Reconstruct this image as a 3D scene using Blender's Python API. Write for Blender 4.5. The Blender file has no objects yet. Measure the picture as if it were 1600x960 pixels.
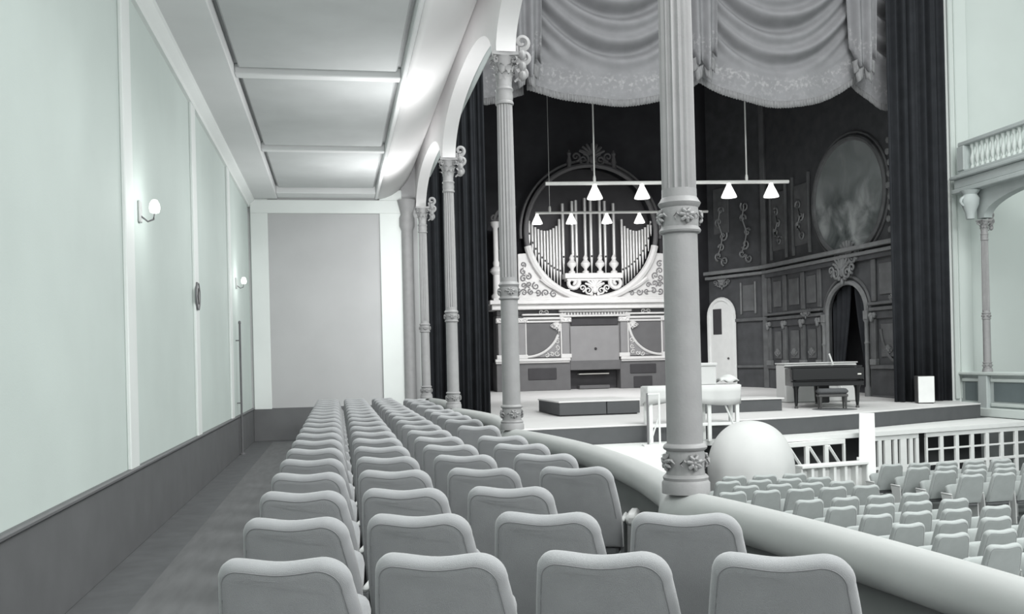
import bpy, math, random
from mathutils import Vector, Matrix
random.seed(7)
PI = math.pi
scn = bpy.context.scene
C = scn.collection
R = math.radians

# ------------------------------------------------------------------ camera
YAW, ROLL, EYE = R(10.2), R(1.35), 1.52
cam = bpy.data.cameras.new('camera'); cam_o = bpy.data.objects.new('camera', cam); C.objects.link(cam_o)
cam.sensor_width = 36.0; cam.lens = 1517 / 1600 * 36.0; cam.shift_y = 86 / 1600
cam.clip_start = 0.05; cam.clip_end = 200
_r = Vector((math.cos(YAW), -math.sin(YAW), 0)); _f = Vector((math.sin(YAW), math.cos(YAW), 0)); _u = Vector((0, 0, 1))
_cx = _r * math.cos(ROLL) - _u * math.sin(ROLL); _cy = _r * math.sin(ROLL) + _u * math.cos(ROLL)
m3 = Matrix((_cx, _cy, -_f)).transposed()
cam_o.matrix_world = Matrix.Translation((0, 0, EYE)) @ m3.to_4x4()
scn.camera = cam_o

# ------------------------------------------------------------------ world, lights, exposure
w = bpy.data.worlds.new('house_light'); scn.world = w; w.use_nodes = True
w.node_tree.nodes['Background'].inputs[0].default_value = (0.98, 1.0, 0.995, 1)
w.node_tree.nodes['Background'].inputs[1].default_value = 0.6
vs = scn.view_settings
vs.view_transform = 'Standard'; vs.look = 'None'; vs.gamma = 1.0; vs.use_curve_mapping = False
vs.exposure = 0.62

def area(name, loc, rot, sx, sy, power, col=(1, 1, 1)):
    l = bpy.data.lights.new(name, 'AREA'); l.shape = 'RECTANGLE'; l.size = sx; l.size_y = sy; l.energy = power; l.color = col
    o = bpy.data.objects.new(name, l); C.objects.link(o); o.location = loc; o.rotation_euler = rot
    return o
area('hall_house_light', (9.0, 8.0, 14.5), (0, 0, 0), 8, 12, 1600, (0.97, 1.0, 0.98))
area('hall_front_fill', (9.5, -2.5, 8.5), (R(78), 0, 0), 7, 2.5, 1000, (0.98, 1.0, 0.99))  # unseen fill added behind the camera to brighten the hall's upright faces
area('gallery_back_light', (0.1, -2.2, 4.3), (R(58), 0, 0), 2.2, 1.4, 60, (0.95, 1.0, 0.97))

def _pt(name, loc, power, rad):
    l = bpy.data.lights.new(name, 'POINT'); l.energy = power; l.shadow_soft_size = rad
    o = bpy.data.objects.new(name, l); C.objects.link(o); o.location = loc
for _x, _y, _z, _p in ((0.1, 2.7, 4.5, 75), (0.9, 7.6, 4.0, 48), (1.0, 12.6, 3.9, 66), (1.0, 17.6, 3.9, 85)): _pt('gallery_fill_light', (_x, _y, _z), _p, 0.3)  # no fixtures here: unseen fill added to brighten cove, end wall and seat tops

def point(name, loc, power, rad=0.08, col=(1, 1, 1)):
    l = bpy.data.lights.new(name, 'POINT'); l.energy = power; l.shadow_soft_size = rad; l.color = col
    o = bpy.data.objects.new(name, l); C.objects.link(o); o.location = loc
    return o
def spot(name, loc, target, power, ang, rad=0.1, blend=0.6, col=(1, 1, 1)):
    l = bpy.data.lights.new(name, 'SPOT'); l.energy = power; l.spot_size = R(ang); l.spot_blend = blend; l.shadow_soft_size = rad; l.color = col
    o = bpy.data.objects.new(name, l); C.objects.link(o); o.location = loc
    o.rotation_euler = (Vector(target) - Vector(loc)).to_track_quat('-Z', 'Y').to_euler()
    return o

# ------------------------------------------------------------------ materials
MATS = {}
def mat(name, col, rough=0.7, var=0.06, scale=6.0, bump=0.0, bscale=60.0, metal=0.0, emit=None, spec=0.4, stretch=(1, 1, 1)):
    m = bpy.data.materials.new(name); m.use_nodes = True
    nt = m.node_tree; b = nt.nodes['Principled BSDF']
    b.inputs['Roughness'].default_value = rough; b.inputs['Metallic'].default_value = metal
    b.inputs['Specular IOR Level'].default_value = spec
    tc = nt.nodes.new('ShaderNodeTexCoord'); mp = nt.nodes.new('ShaderNodeMapping'); mp.inputs['Scale'].default_value = stretch
    nt.links.new(tc.outputs['Object'], mp.inputs['Vector'])
    no = nt.nodes.new('ShaderNodeTexNoise'); no.inputs['Scale'].default_value = scale; no.inputs['Detail'].default_value = 5
    nt.links.new(mp.outputs[0], no.inputs['Vector'])
    cr = nt.nodes.new('ShaderNodeValToRGB')
    cr.color_ramp.elements[0].position = 0.3; cr.color_ramp.elements[1].position = 0.7
    cr.color_ramp.elements[0].color = tuple(c * (1 - var) for c in col) + (1,)
    cr.color_ramp.elements[1].color = tuple(min(1, c * (1 + var)) for c in col) + (1,)
    nt.links.new(no.outputs['Fac'], cr.inputs[0]); nt.links.new(cr.outputs[0], b.inputs['Base Color'])
    if bump > 0:
        n2 = nt.nodes.new('ShaderNodeTexNoise'); n2.inputs['Scale'].default_value = bscale; n2.inputs['Detail'].default_value = 4
        nt.links.new(mp.outputs[0], n2.inputs['Vector'])
        bp = nt.nodes.new('ShaderNodeBump'); bp.inputs['Strength'].default_value = bump; bp.inputs['Distance'].default_value = 0.01
        nt.links.new(n2.outputs['Fac'], bp.inputs['Height']); nt.links.new(bp.outputs[0], b.inputs['Normal'])
    if emit:
        b.inputs['Emission Color'].default_value = tuple(emit[:3]) + (1,); b.inputs['Emission Strength'].default_value = emit[3]
    MATS[name] = m
    return m
mat('wall_paint', (0.57, 0.635, 0.607), 0.75, 0.03, 1.2, 0.08, 90)
mat('end_paint', (0.47, 0.47, 0.475), 0.8, 0.03, 1.5, 0.08, 90)
mat('trim_paint', (0.74, 0.77, 0.755), 0.6, 0.02, 2)
mat('ceiling_paint', (0.66, 0.67, 0.67), 0.8, 0.03, 1.2, 0.06, 70)
mat('panel_paint', (0.47, 0.485, 0.485), 0.85, 0.06, 1.6, 0.08, 60)
mat('cove_paint', (0.74, 0.73, 0.73), 0.8, 0.02, 1.2)
mat('wainscot', (0.13, 0.132, 0.136), 0.6, 0.07, 3, 0.05, 50)
mat('carpet', (0.105, 0.108, 0.112), 0.95, 0.10, 5, 0.3, 220)
mat('runner', (0.135, 0.137, 0.14), 0.95, 0.12, 3, 0.3, 240, stretch=(4, 0.6, 1))
mat('fabric', (0.33, 0.335, 0.345), 0.95, 0.05, 9, 0.35, 420, spec=0.15)
mat('fabric_stalls', (0.38, 0.405, 0.40), 0.95, 0.05, 9, 0.3, 320, spec=0.15)
for _n, _w in (('fabric', .55), ('fabric_stalls', .5)):
    _b = MATS[_n].node_tree.nodes['Principled BSDF']; _b.inputs['Sheen Weight'].default_value = _w; _b.inputs['Sheen Roughness'].default_value = 0.35
mat('piping', (0.22, 0.222, 0.23), 0.9, 0.04)
mat('arm_paint', (0.5, 0.51, 0.505), 0.5, 0.03)
mat('chair_shell', (0.16, 0.165, 0.17), 0.6, 0.05)
mat('rail_vinyl', (0.40, 0.41, 0.405), 0.55, 0.03, 3, 0.05, 40)
mat('iron_paint', (0.29, 0.287, 0.29), 0.5, 0.06, 8, 0.12, 70)
mat('parapet', (0.20, 0.205, 0.205), 0.8, 0.06, 3)
mat('black_velvet', (0.028, 0.03, 0.034), 0.9, 0.15, 3, spec=0.1)
mat('black_void', (0.06, 0.06, 0.066), 0.95, 0.1, 2, spec=0.05)
mat('stage_floor', (0.68, 0.675, 0.67), 0.6, 0.03, 1.5)
mat('stage_face', (0.085, 0.088, 0.092), 0.8, 0.06, 4)
mat('white_cloth', (0.58, 0.585, 0.58), 0.85, 0.02, 3)
mat('white_wood', (0.76, 0.77, 0.76), 0.6, 0.03, 5)
mat('hall_paint', (0.56, 0.61, 0.588), 0.8, 0.02, 1)
mat('hall_trim', (0.42, 0.46, 0.455), 0.7, 0.04, 3)
mat('hall_panel', (0.13, 0.16, 0.165), 0.7, 0.06, 3)
mat('stalls_floor', (0.12, 0.13, 0.13), 0.9, 0.08, 2)
mat('organ_white', (0.70, 0.69, 0.685), 0.6, 0.04, 4)
mat('organ_grey', (0.27, 0.265, 0.27), 0.65, 0.05, 3)
mat('organ_mid', (0.14, 0.138, 0.142), 0.7, 0.06, 3)
mat('organ_dark', (0.05, 0.048, 0.052), 0.7, 0.1, 3)
mat('pipe_metal', (0.62, 0.615, 0.61), 0.35, 0.04, 4, metal=0.35)
mat('gilt_wood', (0.17, 0.175, 0.178), 0.5, 0.12, 5)
mat('boiserie', (0.06, 0.062, 0.066), 0.6, 0.22, 2.5)
mat('boiserie_light', (0.10, 0.103, 0.106), 0.6, 0.22, 3.0)
mat('piano_black', (0.012, 0.013, 0.014), 0.25, 0.05, 2)
mat('ivory', (0.75, 0.74, 0.70), 0.4, 0.02)
mat('bar_metal', (0.72, 0.72, 0.70), 0.4, 0.03)
mat('lamp_glow', (0.9, 0.9, 0.88), 0.5, 0.01, emit=(1, 1, 0.97, 0.9))
mat('bulb_glow', (0.9, 0.9, 0.88), 0.5, 0.01, emit=(1, 1, 0.97, 4))
mat('sconce_glow', (0.9, 0.92, 0.9), 0.5, 0.01, emit=(0.97, 1, 0.98, 0.45))
mat('dark_metal', (0.07, 0.07, 0.07), 0.5, 0.05)
mat('pole_metal', (0.16, 0.16, 0.165), 0.45, 0.05)
mat('plaque', (0.42, 0.42, 0.42), 0.5, 0.2, 30)

def band_mat(name, base, thread, z0, z1):
    """grey velvet with pale embroidered sprigs woven into the hem band"""
    m = mat(name, base, 0.85, 0.08, 3, 0.2, 160, spec=0.2); nt = m.node_tree; b = nt.nodes['Principled BSDF']
    src = b.inputs['Base Color'].links[0].from_socket
    tc = nt.nodes.new('ShaderNodeTexCoord'); sp = nt.nodes.new('ShaderNodeSeparateXYZ'); nt.links.new(tc.outputs['Object'], sp.inputs[0])
    mr = nt.nodes.new('ShaderNodeMapRange'); mr.inputs['From Min'].default_value = z1; mr.inputs['From Max'].default_value = z1 - 0.15
    uvn = nt.nodes.new('ShaderNodeUVMap')
    su = nt.nodes.new('ShaderNodeSeparateXYZ'); nt.links.new(uvn.outputs[0], su.inputs[0])
    # v runs 0 at the hem to 1 at the top
    rp = nt.nodes.new('ShaderNodeValToRGB'); e = rp.color_ramp.elements
    e[0].position = 0.02; e[0].color = (0.25, 0.25, 0.25, 1); e[1].position = 0.20; e[1].color = (0, 0, 0, 1)
    for p, v in ((0.075, 0.35), (0.13, 1.0), (0.16, 1.0)):
        q = e.new(p); q.color = (v, v, v, 1)
    nt.links.new(su.outputs['Y'], rp.inputs[0])
    no = nt.nodes.new('ShaderNodeTexNoise'); no.inputs['Scale'].default_value = 11.0; no.inputs['Detail'].default_value = 3
    nt.links.new(tc.outputs['Object'], no.inputs['Vector'])
    th = nt.nodes.new('ShaderNodeValToRGB'); th.color_ramp.elements[0].position = 0.5; th.color_ramp.elements[1].position = 0.68
    nt.links.new(no.outputs['Fac'], th.inputs[0])
    mu = nt.nodes.new('ShaderNodeMath'); mu.operation = 'MULTIPLY'
    nt.links.new(rp.outputs[0], mu.inputs[0]); nt.links.new(th.outputs[0], mu.inputs[1])
    mx = nt.nodes.new('ShaderNodeMixRGB'); mx.inputs[2].default_value = thread + (1,)
    nt.links.new(mu.outputs[0], mx.inputs[0]); nt.links.new(src, mx.inputs[1]); nt.links.new(mx.outputs[0], b.inputs['Base Color'])
    nt.nodes.remove(mr); nt.nodes.remove(sp)
    return m
band_mat('swag_cloth', (0.22, 0.22, 0.23), (0.33, 0.328, 0.335), 7.6, 8.6)

def painting_mat():
    m = bpy.data.materials.new('oval_painting'); m.use_nodes = True; MATS['oval_painting'] = m
    nt = m.node_tree; b = nt.nodes['Principled BSDF']; b.inputs['Roughness'].default_value = 0.6
    tc = nt.nodes.new('ShaderNodeTexCoord')
    n1 = nt.nodes.new('ShaderNodeTexNoise'); n1.inputs['Scale'].default_value = 1.1; n1.inputs['Detail'].default_value = 6; n1.inputs['Distortion'].default_value = 0.6
    nt.links.new(tc.outputs['Object'], n1.inputs['Vector'])
    r = nt.nodes.new('ShaderNodeValToRGB'); e = r.color_ramp.elements
    e[0].position = 0.36; e[0].color = (0.035, 0.045, 0.045, 1); e[1].position = 0.68; e[1].color = (0.36, 0.38, 0.38, 1)
    q = e.new(0.5); q.color = (0.13, 0.145, 0.145, 1)
    nt.links.new(n1.outputs['Fac'], r.inputs[0])
    sp = nt.nodes.new('ShaderNodeSeparateXYZ'); nt.links.new(tc.outputs['Object'], sp.inputs[0])
    sky = nt.nodes.new('ShaderNodeMapRange'); sky.inputs['From Min'].default_value = -0.2; sky.inputs['From Max'].default_value = 0.5
    nt.links.new(sp.outputs['Z'], sky.inputs['Value'])
    mx = nt.nodes.new('ShaderNodeMixRGB'); mx.inputs[2].default_value = (0.22, 0.24, 0.24, 1)
    ml = nt.nodes.new('ShaderNodeMath'); ml.operation = 'MULTIPLY'; ml.inputs[1].default_value = 0.75
    nt.links.new(sky.outputs[0], ml.inputs[0]); nt.links.new(ml.outputs[0], mx.inputs[0])
    nt.links.new(r.outputs[0], mx.inputs[1]); nt.links.new(mx.outputs[0], b.inputs['Base Color'])
painting_mat()

# ------------------------------------------------------------------ mesh helpers
class MB:
    def __init__(s): s.v = []; s.f = []; s.uv = None
    def box(s, x0, x1, y0, y1, z0, z1):
        i = len(s.v)
        s.v += [(x0, y0, z0), (x1, y0, z0), (x1, y1, z0), (x0, y1, z0), (x0, y0, z1), (x1, y0, z1), (x1, y1, z1), (x0, y1, z1)]
        s.f += [tuple(i + k for k in q) for q in ((0, 3, 2, 1), (4, 5, 6, 7), (0, 1, 5, 4), (1, 2, 6, 5), (2, 3, 7, 6), (3, 0, 4, 7))]
        return s
    def bbox(s, x0, x1, y0, y1, z0, z1, b=0.01):
        """box with chamfered edges"""
        i = len(s.v); cx, cy, cz = (x0 + x1) / 2, (y0 + y1) / 2, (z0 + z1) / 2
        hx, hy, hz = (x1 - x0) / 2, (y1 - y0) / 2, (z1 - z0) / 2
        b = min(b, hx * .9, hy * .9, hz * .9); idx = {}
        for sx in (-1, 1):
            for sy in (-1, 1):
                for sz in (-1, 1):
                    for ax, p in ((0, (hx, hy - b, hz - b)), (1, (hx - b, hy, hz - b)), (2, (hx - b, hy - b, hz))):
                        idx[(sx, sy, sz, ax)] = len(s.v); s.v.append((cx + sx * p[0], cy + sy * p[1], cz + sz * p[2]))
        def add(ids, n):
            vs_ = [Vector(s.v[k]) for k in ids]
            nn = (vs_[1] - vs_[0]).cross(vs_[2] - vs_[0])
            s.f.append(tuple(ids) if nn.dot(Vector(n)) > 0 else tuple(reversed(ids)))
        for sg in (-1, 1):
            add([idx[(sg, a, c, 0)] for a, c in ((-1, -1), (1, -1), (1, 1), (-1, 1))], (sg, 0, 0))
            add([idx[(a, sg, c, 1)] for a, c in ((-1, -1), (1, -1), (1, 1), (-1, 1))], (0, sg, 0))
            add([idx[(a, c, sg, 2)] for a, c in ((-1, -1), (1, -1), (1, 1), (-1, 1))], (0, 0, sg))
        for a in (-1, 1):
            for c in (-1, 1):
                add([idx[(a, c, -1, 0)], idx[(a, c, 1, 0)], idx[(a, c, 1, 1)], idx[(a, c, -1, 1)]], (a, c, 0))
                add([idx[(a, -1, c, 0)], idx[(a, 1, c, 0)], idx[(a, 1, c, 2)], idx[(a, -1, c, 2)]], (a, 0, c))
                add([idx[(-1, a, c, 1)], idx[(1, a, c, 1)], idx[(1, a, c, 2)], idx[(-1, a, c, 2)]], (0, a, c))
                for d in (-1, 1): add([idx[(a, c, d, 0)], idx[(a, c, d, 1)], idx[(a, c, d, 2)]], (a, c, d))
        return s
    def ring(s, pts):
        i = len(s.v); s.v += [tuple(p) for p in pts]; return list(range(i, i + len(pts)))
    def bridge(s, a, b, closed=True):
        n = len(a)
        for k in range(n if closed else n - 1):
            s.f.append((a[k], a[(k + 1) % n], b[(k + 1) % n], b[k]))
    def lathe(s, prof, n=24, cx=0, cy=0, cz=0, rf=None, cap=True):
        """prof: (r, z) bottom to top; rf(angle, z) scales the radius"""
        prev = None
        for (r, z) in prof:
            pts = []
            for k in range(n):
                a = 2 * PI * k / n; q = r * (rf(a, z) if rf else 1)
                pts.append((cx + q * math.cos(a), cy + q * math.sin(a), cz + z))
            cur = s.ring(pts)
            if prev: s.bridge(prev, cur)
            elif cap: s.f.append(tuple(reversed(cur)))
            prev = cur
        if cap: s.f.append(tuple(prev))
        return s
    def tube(s, path, r, n=8, closed=False, cap=True, up=(0, 0, 1)):
        P = [Vector(p) for p in path]; N = len(P); prev = None; first = None
        rr = r if isinstance(r, (list, tuple)) else [r] * N
        for i in range(N):
            if closed: t = P[(i + 1) % N] - P[i - 1]
            else: t = P[min(i + 1, N - 1)] - P[max(i - 1, 0)]
            t.normalize(); u = Vector(up)
            if abs(t.dot(u)) > 0.95: u = Vector((1, 0, 0)) if abs(t.x) < .9 else Vector((0, 1, 0))
            a = t.cross(u).normalized(); b = a.cross(t).normalized()
            cur = s.ring([P[i] + a * rr[i] * math.cos(2 * PI * k / n) + b * rr[i] * math.sin(2 * PI * k / n) for k in range(n)])
            if prev: s.bridge(prev, cur)
            else: first = cur
            prev = cur
        if closed: s.bridge(prev, first)
        elif cap: s.f.append(tuple(reversed(first))); s.f.append(tuple(prev))
        return s
    def prism(s, poly, lo, hi, axis='z'):
        """poly of 2D points extruded; axis z: (x,y); axis y: (x,z); axis x: (y,z)"""
        def P(p, t): return {'z': (p[0], p[1], t), 'y': (p[0], t, p[1]), 'x': (t, p[0], p[1])}[axis]
        a = s.ring([P(p, lo) for p in poly]); b = s.ring([P(p, hi) for p in poly])
        s.bridge(a, b); s.f.append(tuple(reversed(a))); s.f.append(tuple(b)); return s
    def grid(s, fn, nu, nv, uv=False):
        i = len(s.v)
        if uv and s.uv is None: s.uv = {}
        for b in range(nv + 1):
            for a in range(nu + 1):
                if uv: s.uv[len(s.v)] = (a / nu, b / nv)
                s.v.append(tuple(fn(a / nu, b / nv)))
        for b in range(nv):
            for a in range(nu):
                p = i + b * (nu + 1) + a; s.f.append((p, p + 1, p + nu + 2, p + nu + 1))
        return s
    def ball(s, c, rx, ry=None, rz=None, n=10, m=6):
        ry = ry or rx; rz = rz or rx
        i = len(s.v); s.v.append((c[0], c[1], c[2] - rz)); rows = []
        for b in range(1, m):
            t = -PI / 2 + PI * b / m
            rows.append(s.ring([(c[0] + rx * math.cos(t) * math.cos(2 * PI * k / n), c[1] + ry * math.cos(t) * math.sin(2 * PI * k / n), c[2] + rz * math.sin(t)) for k in range(n)]))
        for a, b in zip(rows, rows[1:]): s.bridge(a, b)
        j = len(s.v); s.v.append((c[0], c[1], c[2] + rz))
        for k in range(n):
            s.f.append((i, rows[0][(k + 1) % n], rows[0][k])); s.f.append((j, rows[-1][k], rows[-1][(k + 1) % n]))
        return s
    def scroll(s, c, rad, turns, start, hand, tr, axis='y', n=5, steps=22):
        """spiral tube lying in a vertical plane; axis is the plane's normal"""
        pts = []; rs = []
        for k in range(steps + 1):
            t = k / steps; a = start + hand * 2 * PI * turns * t; q = rad * (1 - 0.82 * t)
            x, z = q * math.cos(a), q * math.sin(a)
            pts.append((c[0] + x, c[1], c[2] + z) if axis == 'y' else (c[0], c[1] + x, c[2] + z)); rs.append(tr * (1.15 - 0.5 * t))
        return s.tube(pts, rs, n, up=(0, 1, 0) if axis == 'y' else (1, 0, 0))
    def build(s, name, material, parent=None, smooth=True, ang=38, loc=None):
        me = bpy.data.meshes.new(name); me.from_pydata(s.v, [], s.f); me.update()
        if s.uv:
            ul = me.uv_layers.new(name='UVMap')
            for lp in me.loops: ul.data[lp.index].uv = s.uv.get(lp.vertex_index, (0, 0.5))
        me.materials.append(MATS[material])
        if smooth:
            me.shade_smooth(); me.set_sharp_from_angle(angle=R(ang))
        o = bpy.data.objects.new(name, me); C.objects.link(o)
        if parent: o.parent = parent
        if loc: o.location = loc
        return o
def tag(o, label, cat, group=None):
    o['label'] = label; o['category'] = cat
    if group: o['group'] = group
    return o
def thing(name, label, cat, loc=(0, 0, 0), rz=0, group=None):
    o = bpy.data.objects.new(name, None); C.objects.link(o); o.location = loc; o.rotation_euler = (0, 0, rz); o.empty_display_size = 0.1
    return tag(o, label, cat, group)
def struct(name, mb, m, smooth=False, parent=None):
    o = mb.build(name, m, parent, smooth)
    if not parent: o['kind'] = 'structure'
    return o
def dup(root, loc, rz, label, group=None):
    r = root.copy(); C.objects.link(r); r.location = loc; r.rotation_euler = (0, 0, rz); r['label'] = label
    if group: r['group'] = group
    for ch in list(root.children):
        c = ch.copy(); C.objects.link(c); c.parent = r
        for g in list(ch.children):
            d = g.copy(); C.objects.link(d); d.parent = c
    return r
ORD = ['', 'first', 'second', 'third', 'fourth', 'fifth', 'sixth', 'seventh', 'eighth', 'ninth', 'tenth', 'eleventh', 'twelfth', 'thirteenth',
       'fourteenth', 'fifteenth', 'sixteenth', 'seventeenth', 'eighteenth', 'nineteenth', 'twentieth']

# ------------------------------------------------------------------ gallery shell
WX, EY, CZ = -1.75, 20.7, 5.02          # side wall, end wall, ceiling border
COLX, COLY = 1.82, [-0.35, 4.95, 10.2, 15.5, 20.75]
fl = struct('floor', MB().box(-1.95, 2.05, -3.0, 20.9, -0.25, 0.0), 'carpet')
struct('carpet_runner', MB().box(-1.32, -0.62, -3.0, 20.2, 0.0, 0.008), 'runner', parent=fl)
wl = struct('wall_left', MB().box(-1.95, WX, -3.0, 20.9, 0.0, 6.2), 'wall_paint')
for y in (0.75, 4.75, 8.75, 12.75, 16.75):
    struct('pilaster', MB().bbox(WX, WX + 0.035, y - 0.17, y + 0.17, 0.66, CZ - 0.16, 0.008), 'trim_paint', parent=wl)
struct('baseboard_left', MB().bbox(WX, WX + 0.03, -3.0, 20.7, 0.0, 0.66, 0.006), 'wainscot')
struct('trim_1', MB().bbox(WX, WX + 0.055, -3.0, 20.7, 0.66, 0.695, 0.01), 'wainscot')
struct('trim_2', MB().prism([(WX, CZ - 0.17), (WX + 0.04, CZ - 0.17), (WX + 0.05, CZ - 0.12), (WX + 0.13, CZ - 0.05), (WX + 0.14, CZ + 0.02), (WX, CZ + 0.02)], -3.0, 20.7, 'y'), 'trim_paint')
we = struct('wall_end', MB().box(-1.95, 1.75, EY, 20.9, 0.0, 6.6), 'end_paint')
struct('pilaster', MB().bbox(-1.70, -1.35, EY - 0.04, EY, 0.66, CZ, 0.008), 'trim_paint', parent=we)
struct('pilaster', MB().bbox(0.95, 1.42, EY - 0.05, EY, 0.66, CZ + 0.2, 0.008), 'trim_paint', parent=we)
struct('frieze', MB().bbox(-1.70, 1.5, EY - 0.07, EY, 4.72, 5.0, 0.01), 'trim_paint', parent=we)
struct('baseboard_end', MB().bbox(WX + 0.03, 1.66, EY - 0.03, EY, 0.0, 0.68, 0.006), 'wainscot')
# ceiling: painted frame with sunk panels
PX0, PX1 = -1.14, 0.86
ce = struct('ceiling', MB().box(-1.95, PX1 + 0.06, -3.0, 20.9, 5.2, 5.3), 'panel_paint')
struct('ceiling_border', MB().bbox(WX, PX0, -3.0, EY, CZ, 5.2, 0.012), 'ceiling_paint', parent=ce)
struct('ceiling_border', MB().bbox(PX1, PX1 + 0.06, -3.0, EY, CZ, 5.3, 0.012), 'ceiling_paint', parent=ce)
ybeams = [0.0, 4.05, 8.1, 12.15, 16.3]
for y in ybeams:
    struct('ceiling_beam', MB().bbox(PX0, PX1, y - 0.07, y + 0.11, CZ + 0.05, 5.2, 0.012), 'ceiling_paint', parent=ce)
struct('ceiling_beam', MB().bbox(PX0, PX1, 20.1, EY, CZ + 0.02, 5.2, 0.012), 'ceiling_paint', parent=ce)
yy = [-3.0] + ybeams + [20.1]
for a, b in zip(yy, yy[1:]):
    struct('ceiling_panel', MB().bbox(PX0 + 0.05, PX1 - 0.05, a + 0.16, b - 0.13, 5.13, 5.2, 0.02), 'panel_paint', parent=ce)
# cove that rises from the flat ceiling to the arcade
def cove(u, v):
    t = u * PI / 2
    return (PX1 + 0.058 + (1.74 - PX1 - 0.058) * math.sin(t) ** 1.1, -3.0 + 23.9 * v, CZ + 0.004 + 1.05 * (1 - math.cos(t)))
cv = struct('ceiling_cove', MB().grid(cove, 12, 1), 'cove_paint', True)
sm = cv.modifiers.new('thickness', 'SOLIDIFY'); sm.thickness = 0.06; sm.offset = 1

# arcade wall with the arches
def arch_z(y, y0, y1, rise=0.64):
    h = (y1 - y0) / 2; t = min(1, abs(y - (y0 + y1) / 2) / h)
    return 4.80 + rise * (1 - t ** 2.4) ** 0.5
def arcade(x0, x1, ys, top, name, m, rise=0.64, n=28, half=0.13):
    mb = MB(); prof = []
    for y0, y1 in zip(ys, ys[1:]):
        a, b = y0 + half, y1 - half
        prof.append((y0 - half if y0 == ys[0] else y0, 4.80)); prof.append((a, 4.80))
        for k in range(1, n): 
            y = a + (b - a) * (0.5 - 0.5 * math.cos(PI * k / n)); prof.append((y, arch_z(y, a, b, rise)))
        prof.append((b, 4.80))
    prof.append((ys[-1] + half, 4.80))
    lo0 = mb.ring([(x0, y, z) for y, z in prof]); lo1 = mb.ring([(x1, y, z) for y, z in prof])
    hi0 = mb.ring([(x0, y, top) for y, z in prof]); hi1 = mb.ring([(x1, y, top) for y, z in prof])
    mb.bridge(lo0, lo1, False); mb.bridge(lo1, hi1, False); mb.bridge(hi1, hi0, False); mb.bridge(hi0, lo0, False)
    return struct(name, mb, m, True)
arcade(1.72, 1.93, COLY, 6.3, 'wall_arcade', 'cove_paint')
# upper gallery front above the arches on the hall side
struct('trim_3', MB().bbox(1.93, 2.05, -3, 20.7, 5.5, 5.8, 0.02), 'hall_trim')
# engaged round pilaster where the arcade meets the end wall
mb = MB(); mb.lathe([(0.15, 0), (0.15, 0.25), (0.125, 0.3), (0.12, 4.35), (0.16, 4.45), (0.16, 4.62), (0.13, 4.7), (0.2, 5.0)], 24)
o = mb.build('engaged_column', 'iron_paint', None); o.location = (1.52, EY - 0.06, 0.0); o['kind'] = 'structure'; o.name = 'trim_4'

# ------------------------------------------------------------------ gallery rail and parapet
def rail_x(y):
    for a, b in zip(COLY, COLY[1:]):
        if a <= y <= b: return 1.81 + 0.27 * math.sin(PI * (y - a) / (b - a)) ** 0.8
    return 1.80
ys = [-0.35 + 0.12 * k for k in range(int((20.5 + 0.35) / 0.12) + 1)]
def rail_r(y): return 0.098 + 0.05 * max(math.exp(-((y - c_) / 0.22) ** 2) for c_ in COLY)
rail = MB().tube([(rail_x(y), y, 0.812 - rail_r(y)) for y in ys], [rail_r(y) for y in ys], 16).build('padded_rail', 'rail_vinyl')
tag(rail, 'long pale padded rail scalloped between the gallery columns', 'rail')
mb = MB()
mb.grid(lambda u, v: (rail_x(-0.35 + 20.8 * u) + 0.05, -0.35 + 20.8 * u, -1.4 + 2.02 * v), 170, 1)
o = struct('wall_parapet', mb, 'parapet', True); s_ = o.modifiers.new('t', 'SOLIDIFY'); s_.thickness = 0.08; s_.offset = 0

# ------------------------------------------------------------------ iron columns
def rosette(mb, c, r, out):
    ox, oy = out; tx, ty = -oy, ox
    def P(u, v, d): return (c[0] + tx * u + ox * d, c[1] + ty * u + oy * d, c[2] + v)
    for k in range(7):
        a = 2 * PI * k / 7 + .3; ca, sa = math.cos(a), math.sin(a)
        mb.tube([P(0, 0, .004), P(r * .55 * ca, r * .55 * sa, .012), P(r * 1.0 * ca, r * 1.0 * sa, .006), P(r * 1.2 * ca, r * 1.2 * sa, -.004)], [r * .12, r * .3, r * .26, r * .05], 6)
    mb.ball(P(0, 0, .012), r * .26, None, None, 8, 5)
    for sg in (-1, 1):
        mb.tube([P(sg * r * .9, 0, 0), P(sg * r * 1.5, r * .35, .002), P(sg * r * 1.9, -r * .1, -.006), P(sg * r * 1.6, -r * .5, -.004)], [r * .14, r * .2, r * .14, r * .06], 5)
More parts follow.
